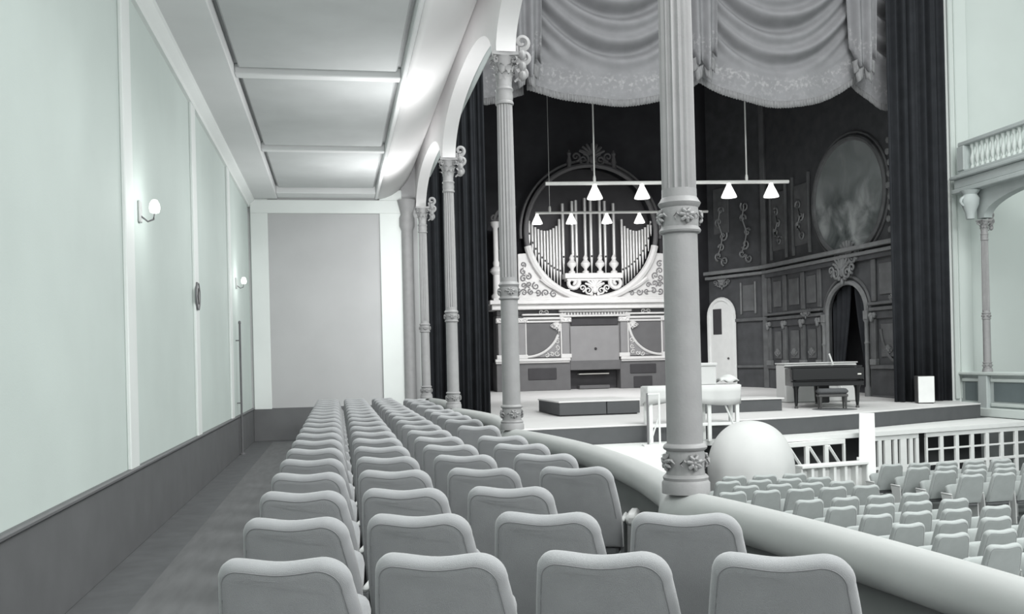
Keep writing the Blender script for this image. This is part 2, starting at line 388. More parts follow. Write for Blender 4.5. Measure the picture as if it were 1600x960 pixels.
def make_column(label):
    t = thing('iron_column', label, 'column', (COLX, COLY[1], 0.80))
    MB().lathe([(0.128, 0.0), (0.128, 0.055), (0.118, 0.07), (0.122, 0.085), (0.108, 0.10)], 28).build('plinth', 'iron_paint', t)
    d = MB().lathe([(0.103, 0.10), (0.1, 0.13), (0.104, 0.2), (0.1, 0.225), (0.114, 0.235), (0.118, 0.245), (0.112, 0.257), (0.097, 0.266)], 28).build('base_drum', 'iron_paint', t)
    mb = MB()
    for a in (5, 95, 185, 275):
        q = R(a); rosette(mb, (0.106 * math.cos(q), 0.106 * math.sin(q), 0.168), 0.04, (math.cos(q), math.sin(q)))
    mb.build('rosette', 'iron_paint', d)
    MB().lathe([(0.096, 0.266), (0.0945, 0.8), (0.092, 1.38)], 32).build('lower_shaft', 'iron_paint', t)
    b = MB().lathe([(0.093, 1.38), (0.108, 1.388), (0.112, 1.398), (0.106, 1.41), (0.098, 1.42), (0.102, 1.47), (0.098, 1.52), (0.107, 1.53), (0.114, 1.545), (0.106, 1.556), (0.095, 1.575)], 32).build('ring_band', 'iron_paint', t)
    mb = MB()
    for a in (0, 90, 180, 270):
        q = R(a); rosette(mb, (0.104 * math.cos(q), 0.104 * math.sin(q), 1.47), 0.036, (math.cos(q), math.sin(q)))
    mb.build('rosette', 'iron_paint', b)
    def flute(a, z): return 1 - 0.15 * (0.5 + 0.5 * math.cos(a * 16)) ** 0.8
    MB().lathe([(0.093, 1.575), (0.0925, 1.62)], 32).build('shaft_foot', 'iron_paint', t)
    MB().lathe([(0.0925, 1.61), (0.091, 2.2), (0.087, 2.9), (0.083, 3.46)], 128, rf=flute).build('fluted_shaft', 'iron_paint', t, ang=60)
    MB().lathe([(0.083, 3.46), (0.096, 3.465), (0.099, 3.48), (0.093, 3.495), (0.088, 3.5), (0.093, 3.55), (0.088, 3.6), (0.094, 3.61), (0.1, 3.622), (0.094, 3.635), (0.082, 3.65), (0.084, 3.74)], 28).build('collar', 'iron_paint', t)
    cap = MB().lathe([(0.083, 3.74), (0.085, 3.85), (0.1, 3.93), (0.118, 3.965)], 20).build('capital', 'iron_paint', t)
    mb = MB()
    for tier, (z0, n, h, off) in enumerate(((3.72, 8, 0.1, 0), (3.78, 8, 0.12, PI / 8))):
        for k in range(n):
            a = 2 * PI * k / n + off; ca, sa = math.cos(a), math.sin(a)
            def leaf(u, v):
                wdt = 0.034 * math.sin(PI * (0.18 + 0.75 * v)) * (1 + 0.15 * math.sin(v * 19)); r = 0.088 + 0.012 * tier + 0.06 * v ** 3; z = z0 + h * (v - 0.28 * max(0, v - 0.7) * 3)
                x = (u - .5) * 2 * wdt; rr = r - 0.012 * (2 * u - 1) ** 2
                return (ca * rr - sa * x, sa * rr + ca * x, z)
            mb.grid(leaf, 4, 7)
    mb.build('acanthus', 'iron_paint', cap)
    mb = MB()
    for a in (45, 135, 225, 315):
        q = R(a); ca, sa = math.cos(q), math.sin(q)
        pts = []
        for k in range(19):
            tt = k / 18; th = PI * .9 - 2 * PI * 1.35 * tt; rad = 0.045 * (1 - .75 * tt)
            rr = 0.135 + rad * math.cos(th); pts.append((ca * rr, sa * rr, 3.925 + rad * math.sin(th)))
        mb.tube(pts, 0.012, 5)
    mb.build('volute', 'iron_paint', cap)
    MB().prism([(0.14, 0.14), (0.05, 0.115), (-0.05, 0.115), (-0.14, 0.14), (-0.115, 0.05), (-0.115, -0.05), (-0.14, -0.14), (-0.05, -0.115), (0.05, -0.115), (0.14, -0.14), (0.115, -0.05), (0.115, 0.05)], 3.965, 4.0).build('abacus', 'iron_paint', t)
    # scroll bracket on the hall side above the capital
    mb = MB(); mb.scroll((0.22, 0, 3.98), 0.075, 1.4, PI * 1.1, 1, 0.03); mb.scroll((0.2, 0, 3.8), 0.06, 1.3, PI * .8, -1, 0.026); mb.scroll((0.2, 0, 4.14), 0.085, 1.2, -PI * .6, 1, 0.03)
    for zq in (3.78, 3.88, 4.0): mb.ball((0.2, 0, zq), 0.05, 0.06, 0.06, 8, 5)
    mb.tube([(0.12, 0, 3.72), (0.17, 0, 3.76), (0.2, 0, 3.85), (0.16, 0, 3.98), (0.14, 0, 4.1)], [0.012, 0.02, 0.022, 0.02, 0.02], 6)
    mb.build('scroll_bracket', 'iron_paint', t)
    return t
clabs = ['grey fluted iron column standing on the padded rail, farthest from the end wall', 'grey fluted iron column on the padded rail, third from the end wall',
         'grey fluted iron column on the padded rail, second from the end wall', 'grey fluted iron column on the padded rail, next to the end wall']
col0 = make_column(clabs[0]); col0['group'] = 'gallery columns'
for k in (2, 3, 4): dup(col0, (COLX, COLY[k] if k < 4 else 20.3, 0.80), 0, clabs[k - 1], 'gallery columns')

# ------------------------------------------------------------------ theatre seats
def back_outline(inset=0.0, n=10):
    """closed loop of (x, h) of the back: h is the height along the reclined back"""
    H1 = 0.52; top = H1 - inset; bot = inset
    def q_(h): return max(0.0, min(1.0, (h - 0.18) / 0.34))
    def WL(h): return 0.243 - inset * .8 - 0.026 * q_(h) ** 1.5
    def WR(h): return 0.258 - inset * 1.25 - 0.056 * q_(h) ** 1.4
    rl, rr = 0.066 - inset * .5, 0.098 - inset * .6
    def dip(x): return -0.012 * math.cos(min(1, abs(x + .01) / 0.15) * PI / 2) ** 2
    pts = [(-WL(bot), bot)] + [(-WL(h), h) for h in (0.2, 0.28, 0.34, 0.39)]
    xl, xr = WL(top - rl) - rl, WR(top - rr) - rr
    for k in range(n + 1):
        a = PI - (PI / 2) * k / n; pts.append((-xl + rl * math.cos(a), top - rl + rl * math.sin(a)))
    for k in range(1, 9):
        x = -xl + (xl + xr) * k / 9; pts.append((x, top + dip(x)))
    for k in range(n + 1):
        a = PI / 2 - (PI / 2) * k / n; pts.append((xr + rr * math.cos(a), top - rr + rr * math.sin(a)))
    pts += [(WR(h), h) for h in (0.39, 0.34, 0.28, 0.2)] + [(WR(bot), bot)]
    return pts
REC = R(17)
def rec(x, d, h):
    """back space: d = depth behind (-) / in front (+), h along the back"""
    y = -0.17 - h * math.sin(REC) + d * math.cos(REC); z = 0.395 + h * math.cos(REC) + d * math.sin(REC)
    return (x, y, z)
def make_seat(fab, label, group):
    t = thing('theatre_seat', label, 'seat', (0, 0, 0), 0, group)
    mb = MB(); prev = None
    layers = [(0.05, -0.040), (0.026, -0.040), (0.019, -0.0375), (0.009, -0.031), (0.002, -0.018), (0.0, -0.002), (0.004, 0.018), (0.014, 0.033), (0.034, 0.042), (0.07, 0.046)]
    for ins, d in layers:
        o = back_outline(ins)
        cur = mb.ring([rec(x, d + 0.014 * (1 - min(1, abs(x) / .22) ** 2) * (-1 if d < 0 else -1), h) for x, h in o])
        if prev: mb.bridge(cur, prev)
        else: mb.f.append(tuple(cur))
        prev = cur
    mb.f.append(tuple(reversed(prev)))
    back = mb.build('backrest', fab, t, ang=50)
    o = back_outline(0.026)
    MB().tube([rec(x, -0.0395 - 0.014 * (1 - min(1, abs(x) / .22) ** 2), h) for x, h in o[1:-1]], 0.0024, 5).build('piping', 'piping', back)
    # tip-up seat cushion
    mb = MB(); prev = None
    for k, (g, dz) in enumerate(((0.03, -0.05), (0.004, -0.035), (0.0, 0.0), (0.006, 0.035), (0.04, 0.055))):
        pts = []
        for q in range(24):
            a = 2 * PI * q / 24; ca, sa = math.cos(a), math.sin(a)
            x = (0.215 - g) * math.copysign(abs(ca) ** .35, ca); l = 0.2 + (0.2 - g) * math.copysign(abs(sa) ** .35, sa)
            th = R(68)
            pts.append((x, -0.06 + l * math.cos(th) + dz * -math.sin(th), 0.40 + l * math.sin(th) * .75 + dz * math.cos(th)))
        cur = mb.ring(pts)
        if prev: mb.bridge(prev, cur)
        else: mb.f.append(tuple(reversed(cur)))
        prev = cur
    mb.f.append(tuple(prev)); mb.build('seat_cushion', fab, t, ang=60)
    MB().bbox(-0.225, 0.225, -0.17, -0.03, 0.33, 0.40, 0.02).build('seat_bracket', 'chair_shell', t)
    for s in (-1, 1):
        a = MB().bbox(s * .2435 - .0145, s * .2435 + .0145, -0.12, 0.16, 0.52, 0.55, 0.012).build('armrest', 'arm_paint', t)
        MB().prism([(-0.15, 0.0), (0.06, 0.0), (0.09, 0.35), (0.14, 0.521), (-0.12, 0.521), (-0.14, 0.35)], s * .2435 - .011, s * .2435 + .011, 'x').build('side_panel', 'arm_paint' if fab == 'fabric_stalls' else 'chair_shell', t, False)
    return t
def seat_at(proto, tx, ty, head, z=0.0):
    """seat whose back top stands at (tx, ty), facing head degrees right of the hall axis"""
    h = R(head); return (tx + 0.31 * math.sin(h), ty + 0.31 * math.cos(h), z), -h
FX = [(-0.185, 0.0, 12), (0.325, -0.07, 16), (0.85, -0.20, 20), (1.385, -0.40, 22)]
FILE = ['beside the carpeted aisle', 'second from the aisle', 'third from the aisle', 'beside the padded rail']
NR = 19
proto = None; end_arm = None
mat('arm_pad', (0.6, 0.605, 0.6), 0.6, 0.03)
for i in range(NR):
    for j, (x, dy, hd) in enumerate(FX):
        if j == 3 and i in (2, 7, 13, 18): continue
        x_ = x
        y = 3.30 + 0.872 * i + dy * (0.75 if i > 2 else 1) - (0.3 if (j == 3 and i in (8, 14)) else 0)
        lab = 'grey upholstered gallery seat %s, in the %s row from the end wall' % (FILE[j], ORD[NR - i])
        if proto is None:
            proto = make_seat('fabric', lab, 'gallery seats'); l, r = seat_at(proto, x_, y, hd); proto.location = l; proto.rotation_euler = (0, 0, r)
        else:
            l, r = seat_at(proto, x_, y, hd); q = dup(proto, l, r, lab)
            if j == 3 and i not in (6, 8, 12, 14):
                if end_arm is None: end_arm = MB().bbox(0.262, 0.335, -0.1, 0.2, 0.50, 0.57, 0.02).build('end_armrest', 'arm_pad', q)
                else: ea = end_arm.copy(); C.objects.link(ea); ea.parent = q
# stalls
SF = -1.4
struct('floor_stalls', MB().box(2.0, 19.6, -3, 24.0, SF - 0.2, SF), 'stalls_floor')
sp = None
blocks = [('before the white pit partition', -2, [(15.62, [6.62, 7.17, 7.72]), (15.02, [6.25, 6.8, 7.33, 7.86]), (14.42, [6.3, 6.86, 7.4, 7.94]), (13.82, [5.82, 6.37, 6.92, 7.46, 8.01])]),
          ('behind the cross aisle', -6, [(12.72, [6.5, 7.08, 7.66, 8.24]), (12.0, [6.6, 7.19, 7.78, 8.37]), (11.28, [6.68, 7.27, 7.87, 8.48]), (10.56, [6.66, 7.27, 7.9, 8.5]), (9.84, [6.74, 7.38, 8.0]), (9.14, [6.86, 7.48])]),
          ('across the long aisle', -4, [(16.3, [9.97, 10.53, 11.09, 11.65, 12.21]), (15.68, [10.1, 10.66, 11.24, 11.82, 12.4]), (15.06, [10.2, 10.78, 11.36, 11.94]), (14.44, [10.27, 10.86, 11.44, 12.0])])]
for bn, hd, rows in blocks:
    for ri, (y, xs) in enumerate(rows):
        for k, x in enumerate(xs):
            lab = 'grey stalls seat, %s in %s row, block %s' % (ORD[k + 1], ORD[ri + 1], bn)
            yy_ = y + 0.05 * k * (1 if hd == -6 else 0)
            if sp is None:
                sp = make_seat('fabric_stalls', lab, 'stalls seats'); l, r = seat_at(sp, x, yy_, hd, SF); sp.location = l; sp.rotation_euler = (0, 0, r)
            else:
                l, r = seat_at(sp, x, yy_, hd, SF); dup(sp, l, r, lab)

# ------------------------------------------------------------------ left wall fittings
def sconce(loc, label):
    t = thing('wall_sconce', label, 'wall lamp', loc)
    MB().bbox(0, 0.025, -0.05, 0.05, -0.11, 0.09, 0.01).build('back_plate', 'arm_paint', t)
    MB().tube([(0.02, 0, -0.05), (0.08, 0, -0.1), (0.13, 0, -0.08), (0.14, 0, -0.02)], 0.009, 6).build('arm', 'pole_metal', t)
    MB().lathe([(0.015, -0.03), (0.04, -0.02), (0.05, 0.02), (0.045, 0.06), (0.03, 0.09), (0.02, 0.1)], 16, 0.14, 0, 0).build('globe', 'sconce_glow', t)
    point('sconce_light', (loc[0] + 0.34, loc[1], loc[2] + 0.05), 5, 0.2, (0.97, 1, 0.98))
sconce((WX, 9.3, 2.98), 'glowing globe wall lamp before the oval wall plaque')
sconce((WX, 17.9, 3.05), 'glowing globe wall lamp above the thin wall pole')
t = thing('oval_plaque', 'small dark oval frame hanging on the pale side wall', 'plaque', (WX + 0.035, 12.7, 2.44))
o8 = [(0.19 * math.sin(2 * PI * k / 8 + PI / 8), 0.19 * math.cos(2 * PI * k / 8 + PI / 8)) for k in range(8)]
MB().prism([(a * .8, b * .86) for a, b in o8], 0.0, 0.012, 'x').build('plate', 'plaque', t, False)
MB().tube([(0.012, a * .85, b * .92) for a, b in o8], 0.014, 6, closed=True, up=(1, 0, 0)).build('frame', 'pole_metal', t)
MB().tube([(0.018, 0.03, -0.1), (0.018, -0.02, 0.0), (0.018, 0.03, 0.1)], 0.008, 5).build('hand', 'dark_metal', t)
t = thing('wall_pole', 'thin upright pole standing against the side wall near its far lamp', 'pole', (WX + 0.075, 17.65, 0.0))
MB().lathe([(0.018, 0.0), (0.018, 2.3), (0.024, 2.31), (0.024, 2.34), (0.01, 2.36)], 10).build('shaft', 'pole_metal', t)
MB().lathe([(0.05, 0.0), (0.05, 0.02), (0.02, 0.035)], 14).build('foot', 'pole_metal', t)
for z in (0.9, 2.0): MB().bbox(-0.075, 0.0, -0.012, 0.012, z, z + 0.02, 0.003).build('wall_clip', 'pole_metal', t)

# ------------------------------------------------------------------ stage
def stage_z(y): return 0.25 + max(0.0, y - 21.0) * 0.0212
EDGE = [(2.1, 17.8), (4.3, 18.0), (6.2, 18.15), (8.0, 18.4), (9.6, 18.75), (10.9, 19.25), (12.0, 19.75), (13.2, 20.3), (14.3, 20.75), (15.3, 21.15)]
mb = MB()
a = mb.ring([(x, y, 0.25) for x, y in EDGE]); b = mb.ring([(x, 21.9, 0.25 + .019) for x, y in EDGE]); c = mb.ring([(x, 34.0, stage_z(34)) for x, y in EDGE])
mb.bridge(a, b, False); mb.bridge(b, c, False)
st = struct('floor_stage', mb, 'stage_floor', True)
mb = MB()
a = mb.ring([(x, y - .01, 0.235) for x, y in EDGE]); b = mb.ring([(x, y - .01, SF) for x, y in EDGE]); mb.bridge(b, a, False)
a2 = mb.ring([(x, y + .05, 0.235) for x, y in EDGE]); mb.bridge(a, a2, False)
struct('wall_stage_front', mb, 'stage_face', True)
struct('trim_5', MB().tube([(x, y - .01, 0.24) for x, y in EDGE], 0.018, 6), 'stage_floor', True)
# forestage deck on posts
FRONT = [(2.1, 12.5), (4.4, 13.0), (5.0, 14.0), (5.3, 15.6), (5.9, 16.7), (6.5, 17.85), (8.5, 17.85), (10.4, 18.25), (12.5, 18.8), (14.7, 19.35), (15.55, 19.55), (15.55, 21.2)]
mb = MB(); n = len(FRONT)
poly = FRONT + [(x, y - .03) for x, y in reversed(EDGE)]
mb.prism(poly, -0.19, -0.10)
struct('floor_forestage', mb, 'white_wood')
mb = MB(); a = mb.ring([(x, y + .06, -0.19) for x, y in FRONT[:6]]); b = mb.ring([(x, y + .06, SF) for x, y in FRONT[:6]]); mb.bridge(b, a, False)
o = struct('wall_forestage_front', mb, 'stage_face'); _s = o.modifiers.new('t', 'SOLIDIFY'); _s.thickness = .03
# stage house
mb = MB(); mb.box(1.95, 16.0, 33.9, 34.1, 0, 12.5)
struct('wall_stage_back', mb, 'black_void')
struct('wall_stage_left', MB().box(1.95, 2.08, 22.9, 34.0, 0.0, 12.5), 'black_void')
struct('wall_stage_right', MB().box(15.45, 15.6, 22.9, 34.0, 0.0, 12.5), 'black_void')
struct('ceiling_stage', MB().box(1.95, 15.6, 22.9, 34.1, 12.5, 12.6), 'black_void')
# proscenium frame
struct('wall_proscenium_left', MB().box(1.3, 2.1, 22.5, 23.1, -1.4, 14.0), 'hall_paint')
struct('wall_proscenium_right', MB().bbox(15.52, 16.15, 22.5, 23.1, -1.4, 14.0, 0.03), 'trim_paint')
struct('trim_6', MB().bbox(15.56, 15.68, 22.42, 22.52, 0.3, 14.0, 0.02), 'hall_paint')
struct('trim_7', MB().bbox(15.74, 16.1, 22.44, 22.52, 0.3, 14.0, 0.02), 'hall_paint')
struct('wall_proscenium_top', MB().box(1.3, 16.2, 22.9, 23.1, 12.0, 14.0), 'hall_paint')

# ------------------------------------------------------------------ drapery
def cloth(mb, name, m, parent=None, th=0.02):
    o = mb.build(name, m, parent, True, 180); s = o.modifiers.new('thickness', 'SOLIDIFY'); s.thickness = th; return o
def side_curtain(name, label, x0, x1, y, z0, z1, waves, amp):
    def fn(u, v):
        d = amp * math.sin(2 * PI * waves * u + .5 * math.sin(5 * u)) * (0.85 + 0.15 * v) + amp * .45 * math.sin(2 * PI * waves * 2.3 * u + 1.7)
        return (x0 + (x1 - x0) * u, y + d, z0 + (z1 - z0) * v)
    o = cloth(MB().grid(fn, 110, 4), name, 'black_velvet'); return tag(o, label, 'curtain')
side_curtain('stage_curtain', 'tall black velvet stage curtain beside the opposite proscenium pier', 13.78, 15.3, 22.28, 0.285, 12.4, 6, 0.09)
side_curtain('stage_curtain', 'tall black velvet stage curtain on the gallery side of the organ', 2.12, 3.48, 22.28, 0.285, 12.4, 6, 0.09)
def swag(label, x0, x1, end_l, end_r, mid, seed, y=22.55, bw=0.28):
    """cloth swag: folds follow catenaries"""
    rnd = random.Random(seed); top = 12.2; ph = rnd.random() * 6
    t = thing('curtain_swag', label, 'curtain', ((x0 + x1) / 2, y, 0.0), 0, 'valance swags')
    cx = (x0 + x1) / 2
    def fn(u, v):
        s = 2 * u - 1; k = 1 - abs(s) ** 2.1
        zb = (end_l * (1 - u) + end_r * u) * (1 - k) + mid * k
        sag = 1.35 * k
        zt = top - sag * .5
        z = zb + (zt - zb) * v
        c = z + (1.9 * (1 - k) * -1) * 0.75
        q = max(0.0, min(1.0, (z - zb - 0.75) / 0.5))
        d = (0.10 * math.sin(13.5 * c + ph + 0.9 * math.sin(2.3 * s + seed)) + 0.10 * math.sin(7.1 * c + 1.3 * seed + 0.8 * s)) * q * (0.3 + 0.7 * k)
        bow = -bw * k * (0.4 + 0.6 * v)
        d2 = 0.05 * math.sin(s * 9 + seed) * (1 - q)
        return (x0 - cx + (x1 - x0) * u, bow + d + d2 - 0.05, z)
    cloth(MB().grid(fn, 90, 110, True), 'cloth', 'swag_cloth', t)
    fr = MB()
    def fn2(u, v):
        x, yy_, z = fn(u, 0); return (x, yy_ - 0.015 + 0.01 * math.sin(u * 320), z - 0.02 + 0.17 * v - 0.012 * (1 - v) * math.sin(u * 410))
    fr.grid(fn2, 240, 2); fo = cloth(fr, 'fringe', 'fringe_thread', t, 0.012)
    return t
mat('fringe_thread', (0.19, 0.19, 0.195), 0.85, 0.25, 14, stretch=(3, 1, 0.4))
swag('grey velvet valance swag hanging over the organ', 4.55, 8.85, 7.95, 8.25, 7.60, 1.0)
swag('grey velvet valance swag hanging before the oval painting side', 8.85, 13.05, 8.25, 8.42, 7.66, 2.4)
swag('short grey velvet swag running behind the opposite stage curtain', 13.05, 15.4, 8.42, 8.3, 7.75, 3.9, 22.86, .06)
swag('short grey velvet swag running behind the gallery-side stage curtain', 2.15, 4.55, 8.3, 7.95, 7.65, 5.2, 22.86, .06)
def jabot(x, label, low):
    t = thing('curtain_tail', label, 'curtain', (x, 22.3, 0.0), 0, 'valance tails')
    def fn(u, v):
        s = 2 * u - 1
        hw = 0.34 + 0.12 * v
        zb = low + 0.28 + 0.42 * abs(s) + 0.16 * math.sin(u * PI * 5 + 1)
        z = zb + (12.2 - zb) * v
        return (s * hw, -0.10 + 0.085 * math.sin(u * PI * 5 + 0.4) * (1 - 0.25 * v) - 0.12 * (1 - s * s), z)
    cloth(MB().grid(fn, 60, 14, True), 'cloth', 'swag_cloth', t)
    for k, (sx, h) in enumerate(((-0.2, 0.22), (0.2, 0.22), (-0.12, 0.0), (0.12, 0.0))):
        mb = MB()
        def fn3(u, v):
            a = u * PI; return (sx + 0.11 * math.cos(a) * (0.6 + .4 * v), -0.12 - 0.07 * math.sin(a), low + h + 0.02 + 0.30 * v + 0.05 * math.cos(a) * (1 if sx < 0 else -1))
        mb.grid(fn3, 10, 4); cloth(mb, 'pleat', 'fringe_thread', t, 0.01)
    return t
jabot(13.05, 'pleated velvet tail between the oval painting swag and the opposite curtain', 8.28)
jabot(4.5, 'pleated velvet tail between the organ swag and the gallery-side curtain', 7.9)
jabot(8.85, 'pleated velvet tail where the two wide swags meet', 8.2)

# ------------------------------------------------------------------ ornament helper (plane x-z, facing -y)
def cartouche(mb, cx, cz, s, y=0.0, shell=True):
    if shell:
        for k in range(7):
            a = R(25 + k * 130 / 6); mb.tube([(cx, y, cz), (cx + .55 * s * math.cos(a), y - .05 * s, cz + .5 * s * math.sin(a)), (cx + .9 * s * math.cos(a), y, cz + .8 * s * math.sin(a))], [.06 * s, .12 * s, .09 * s], 5)
    for sg in (-1, 1):
        mb.scroll((cx + sg * .55 * s, y, cz - .25 * s), .38 * s, 1.5, PI / 2, sg, .085 * s)
        mb.scroll((cx + sg * 1.05 * s, y, cz - .05 * s), .3 * s, 1.3, -PI / 2, -sg, .07 * s)
        mb.ball((cx + sg * .3 * s, y - .03 * s, cz - .55 * s), .16 * s, .1 * s, .16 * s, 7, 4)
    mb.ball((cx, y - .05 * s, cz - .2 * s), .24 * s, .14 * s, .3 * s, 8, 5)
    mb.ball((cx, y - .02 * s, cz - .75 * s), .12 * s, .08 * s, .22 * s, 7, 4)
    return mb
def swirl_field(mb, pts, s, y, seed):
    rnd = random.Random(seed)
    mb.tube([(x, y + .03, z) for x, z in sorted(pts, key=lambda p: p[1])], s * .16, 4)
    for x, z in pts: mb.scroll((x, y, z), s * rnd.uniform(.8, 1.15), 1.25, rnd.random() * 6.28, rnd.choice((-1, 1)), s * .2, n=4, steps=12)
    return mb

# ------------------------------------------------------------------ pipe organ (local: x across, -y to the hall, z above the stage)
OY, OX = 32.8, 8.82
oz = stage_z(OY)
org = thing('pipe_organ', 'great white carved pipe organ with a round window of pipes', 'organ', (OX, OY, oz))
def ob(name, m, *boxes, b=0.015, parent=org):
    mb = MB()
    for q in boxes: mb.bbox(*q, b)
    return mb.build(name, m, parent, False)
ob('lower_case', 'organ_mid', (-3.45, -0.85, 0.05, 0.9, 0, 1.02), (0.95, 3.45, 0.05, 0.9, 0, 1.02), (-0.85, 0.95, 0.05, 0.9, 0.68, 1.02))
ob('recess_panel', 'organ_dark', (-2.35, -1.35, 0.02, 0.06, 0.38, 0.78)); ob('recess_panel', 'organ_dark', (1.3, 2.25, 0.02, 0.06, 0.52, 0.85)); ob('grille_door', 'organ_dark', (1.42, 2.1, 0.02, 0.06, 0.02, 0.42))
kd = ob('key_desk', 'organ_dark', (-0.85, 0.95, 0.55, 0.9, 0, 0.68))
ob('keyboard', 'ivory', (-0.5, 0.6, 0.25, 0.5, 0.52, 0.56), parent=kd); ob('pedal_board', 'organ_mid', (-0.5, 0.6, 0.2, 0.6, 0.02, 0.14), parent=kd)
for x0, x1 in ((-3.5, -0.86), (0.96, 3.5)): ob('dado_rail', 'organ_white', (x0, x1, -0.06, 0.1, 1.02, 1.12), (x0 + .02, x1 - .02, -0.02, 0.1, 0.96, 1.02))
ob('middle_case', 'organ_grey', (-3.4, 3.4, 0.12, 0.9, 1.12, 2.62))
cp = ob('centre_panel', 'organ_grey', (-0.83, 0.93, 0.06, 0.12, 0.72, 2.22)); ob('panel_shade', 'organ_dark', (-0.8, 0.9, 0.05, 0.12, 2.24, 2.52))  # the dark strip paints the shade above the centre panel
MB().ball((0.07, 0.05, 1.42), 0.05).build('knob', 'organ_dark', cp)
for x in (-1.0, 1.1, -2.55, 2.65, -3.25, 3.3):
    pl = ob('pilaster', 'organ_grey', (x - .13, x + .13, 0.0, 0.12, 1.12, 2.4)); ob('base', 'organ_white', (x - .19, x + .19, -0.04, 0.12, 1.12, 1.26), parent=pl)
    ob('capital', 'organ_white', (x - .2, x + .2, -0.06, 0.12, 2.36, 2.52), parent=pl)
    mb = MB(); mb.scroll((x - .12, -0.06, 2.42), .08, 1.2, 0, 1, .025, n=4, steps=10); mb.scroll((x + .12, -0.06, 2.42), .08, 1.2, PI, -1, .025, n=4, steps=10); mb.build('volute', 'organ_white', pl)
for sg, xc in ((-1, -1.78), (1, 1.88)):
    x0, x1 = xc - .62, xc + .62
    ob('side_panel', 'organ_mid', (x0, x1, 0.09, 0.13, 1.2, 2.38))
    ob('panel_frame', 'organ_white', (x0 - .04, x1 + .04, 0.03, 0.13, 2.36, 2.44), (x0 - .05, x0 + .02, 0.03, 0.13, 1.14, 2.4), (x1 - .02, x1 + .05, 0.03, 0.13, 1.14, 2.4))
    # quarter-round moulding with carved spandrel towards the middle
    cx_, cz_ = xc + sg * .55, 2.36
    arc = [(cx_ - sg * 1.1 * math.cos(q * PI / 2 / 14) * 1.0, 0.06, cz_ - 1.16 * math.sin(q * PI / 2 / 14)) for q in range(15)]
    xi = xc - sg * .58
    arc = [(xc + sg * .6 - sg * 1.18 * math.sin(q * PI / 2 / 14), 0.05, 2.3 - 1.12 * math.cos(q * PI / 2 / 14)) for q in range(15)]
    MB().tube(arc, 0.045, 6).build('curved_moulding', 'organ_white', org)
    sp_poly = [(p[0], p[2]) for p in arc] + [(xi, 1.16)]
    MB().prism(sp_poly, 0.07, 0.11, 'y').build('spandrel', 'organ_grey', org, False)
    mb = swirl_field(MB(), [(xi + sg * .12, 1.28), (xi + sg * .3, 1.25), (xi + sg * .1, 1.48), (xi + sg * .48, 1.22), (xi + sg * .08, 1.7)], .09, 0.05, 3 + sg)
    mb.build('carving', 'organ_white', org)
    mb = cartouche(MB(), xi + sg * .12, 2.25, .17, 0.02); mb.build('corner_scroll', 'organ_white', org)
    ob('small_cornice', 'organ_white', (x0 - .1, x1 + .1, -0.05, 0.12, 2.46, 2.54), (x0 - .14, x1 + .14, -0.1, 0.12, 2.6, 2.66))
    mb = MB(); mb.scroll((xc - .1, -0.08, 2.7), .08, 1.2, 0, 1, .02); mb.scroll((xc + .1, -0.08, 2.7), .08, 1.2, PI, -1, .02); mb.build('crest', 'organ_white', org)
en = ob('entablature', 'organ_white', (-1.22, 1.32, -0.08, 0.12, 2.54, 2.60), (-1.25, 1.35, -0.16, 0.12, 2.70, 2.78)); ob('frieze', 'organ_grey', (-1.2, 1.3, -0.05, 0.12, 2.60, 2.70), parent=en)
mb = MB()
for k in range(22): mb.box(-1.15 + k * .11, -1.1 + k * .11, -0.08, -0.04, 2.61, 2.69)
mb.build('dentils', 'organ_white', en, False)['kind'] = 'stuff'
ob('upper_frieze', 'organ_mid', (-3.4, 3.4, 0.05, 0.9, 2.62, 2.8))
ob('main_cornice', 'organ_white', (-3.62, 3.62, -0.3, 0.9, 2.80, 2.98), (-3.7, 3.7, -0.42, 0.9, 2.98, 3.12), (-3.55, 3.55, -0.25, 0.9, 3.12, 3.2))
# round window
RC, RR = 5.48, 2.33
spn = MB()
outer = [(-2.55, 3.2), (2.55, 3.2)]
for sg in (-1, 1):
    poly = [(sg * 2.6, 3.2)]
    for k in range(17):
        a = R(-90 + (75 * k / 16)); poly.append((sg * RR * math.cos(a), RC + RR * math.sin(a)))
    poly.append((sg * 2.6, RC - .4))
    poly = [(0.0, 3.2)] + [(sg * RR * math.cos(R(-90 + 72 * k / 16)), RC + RR * math.sin(R(-90 + 72 * k / 16))) for k in range(17)] + [(sg * 2.62, RC - .75), (sg * 2.62, 3.2)]
    MB().prism(poly, 0.0, 0.12, 'y').build('window_spandrel', 'organ_white', org, False)
    pts = [(sg * (2.45 - .0 * k), 3.4 + .24 * k) for k in range(5)] + [(sg * 2.2, 3.42), (sg * 1.95, 3.4), (sg * 2.25, 3.68), (sg * 1.68, 3.38), (sg * 2.28, 3.95), (sg * 2.02, 3.62), (sg * 1.4, 3.34)]
    swirl_field(MB(), pts, .12, -0.02, 11 + sg).build('filigree', 'organ_grey', org)
ring = MB().tube([(RR * math.cos(a), -0.04, RC + RR * math.sin(a)) for a in [R(-168 + 156 * k / 60) for k in range(61)]], 0.13, 8, up=(0, 1, 0)); ring.build('window_ring', 'organ_white', org)
ring = MB().tube([(RR * math.cos(a), -0.04, RC + RR * math.sin(a)) for a in [R(-12 + 204 * k / 40) for k in range(41)]], 0.085, 8, up=(0, 1, 0)); ring.build('window_ring', 'organ_mid', org)  # upper ring in a darker tone: its dimness above the lamps is painted in
MB().tube([((RR + .18) * math.cos(a), 0.02, RC + (RR + .18) * math.sin(a)) for a in [R(-5 + 190 * k / 50) for k in range(51)]], 0.05, 6, up=(0, 1, 0)).build('outer_moulding', 'organ_mid', org)
cartouche(MB(), 0.07, RC + RR + .32, .55, -0.05).build('crown_carving', 'organ_mid', org)
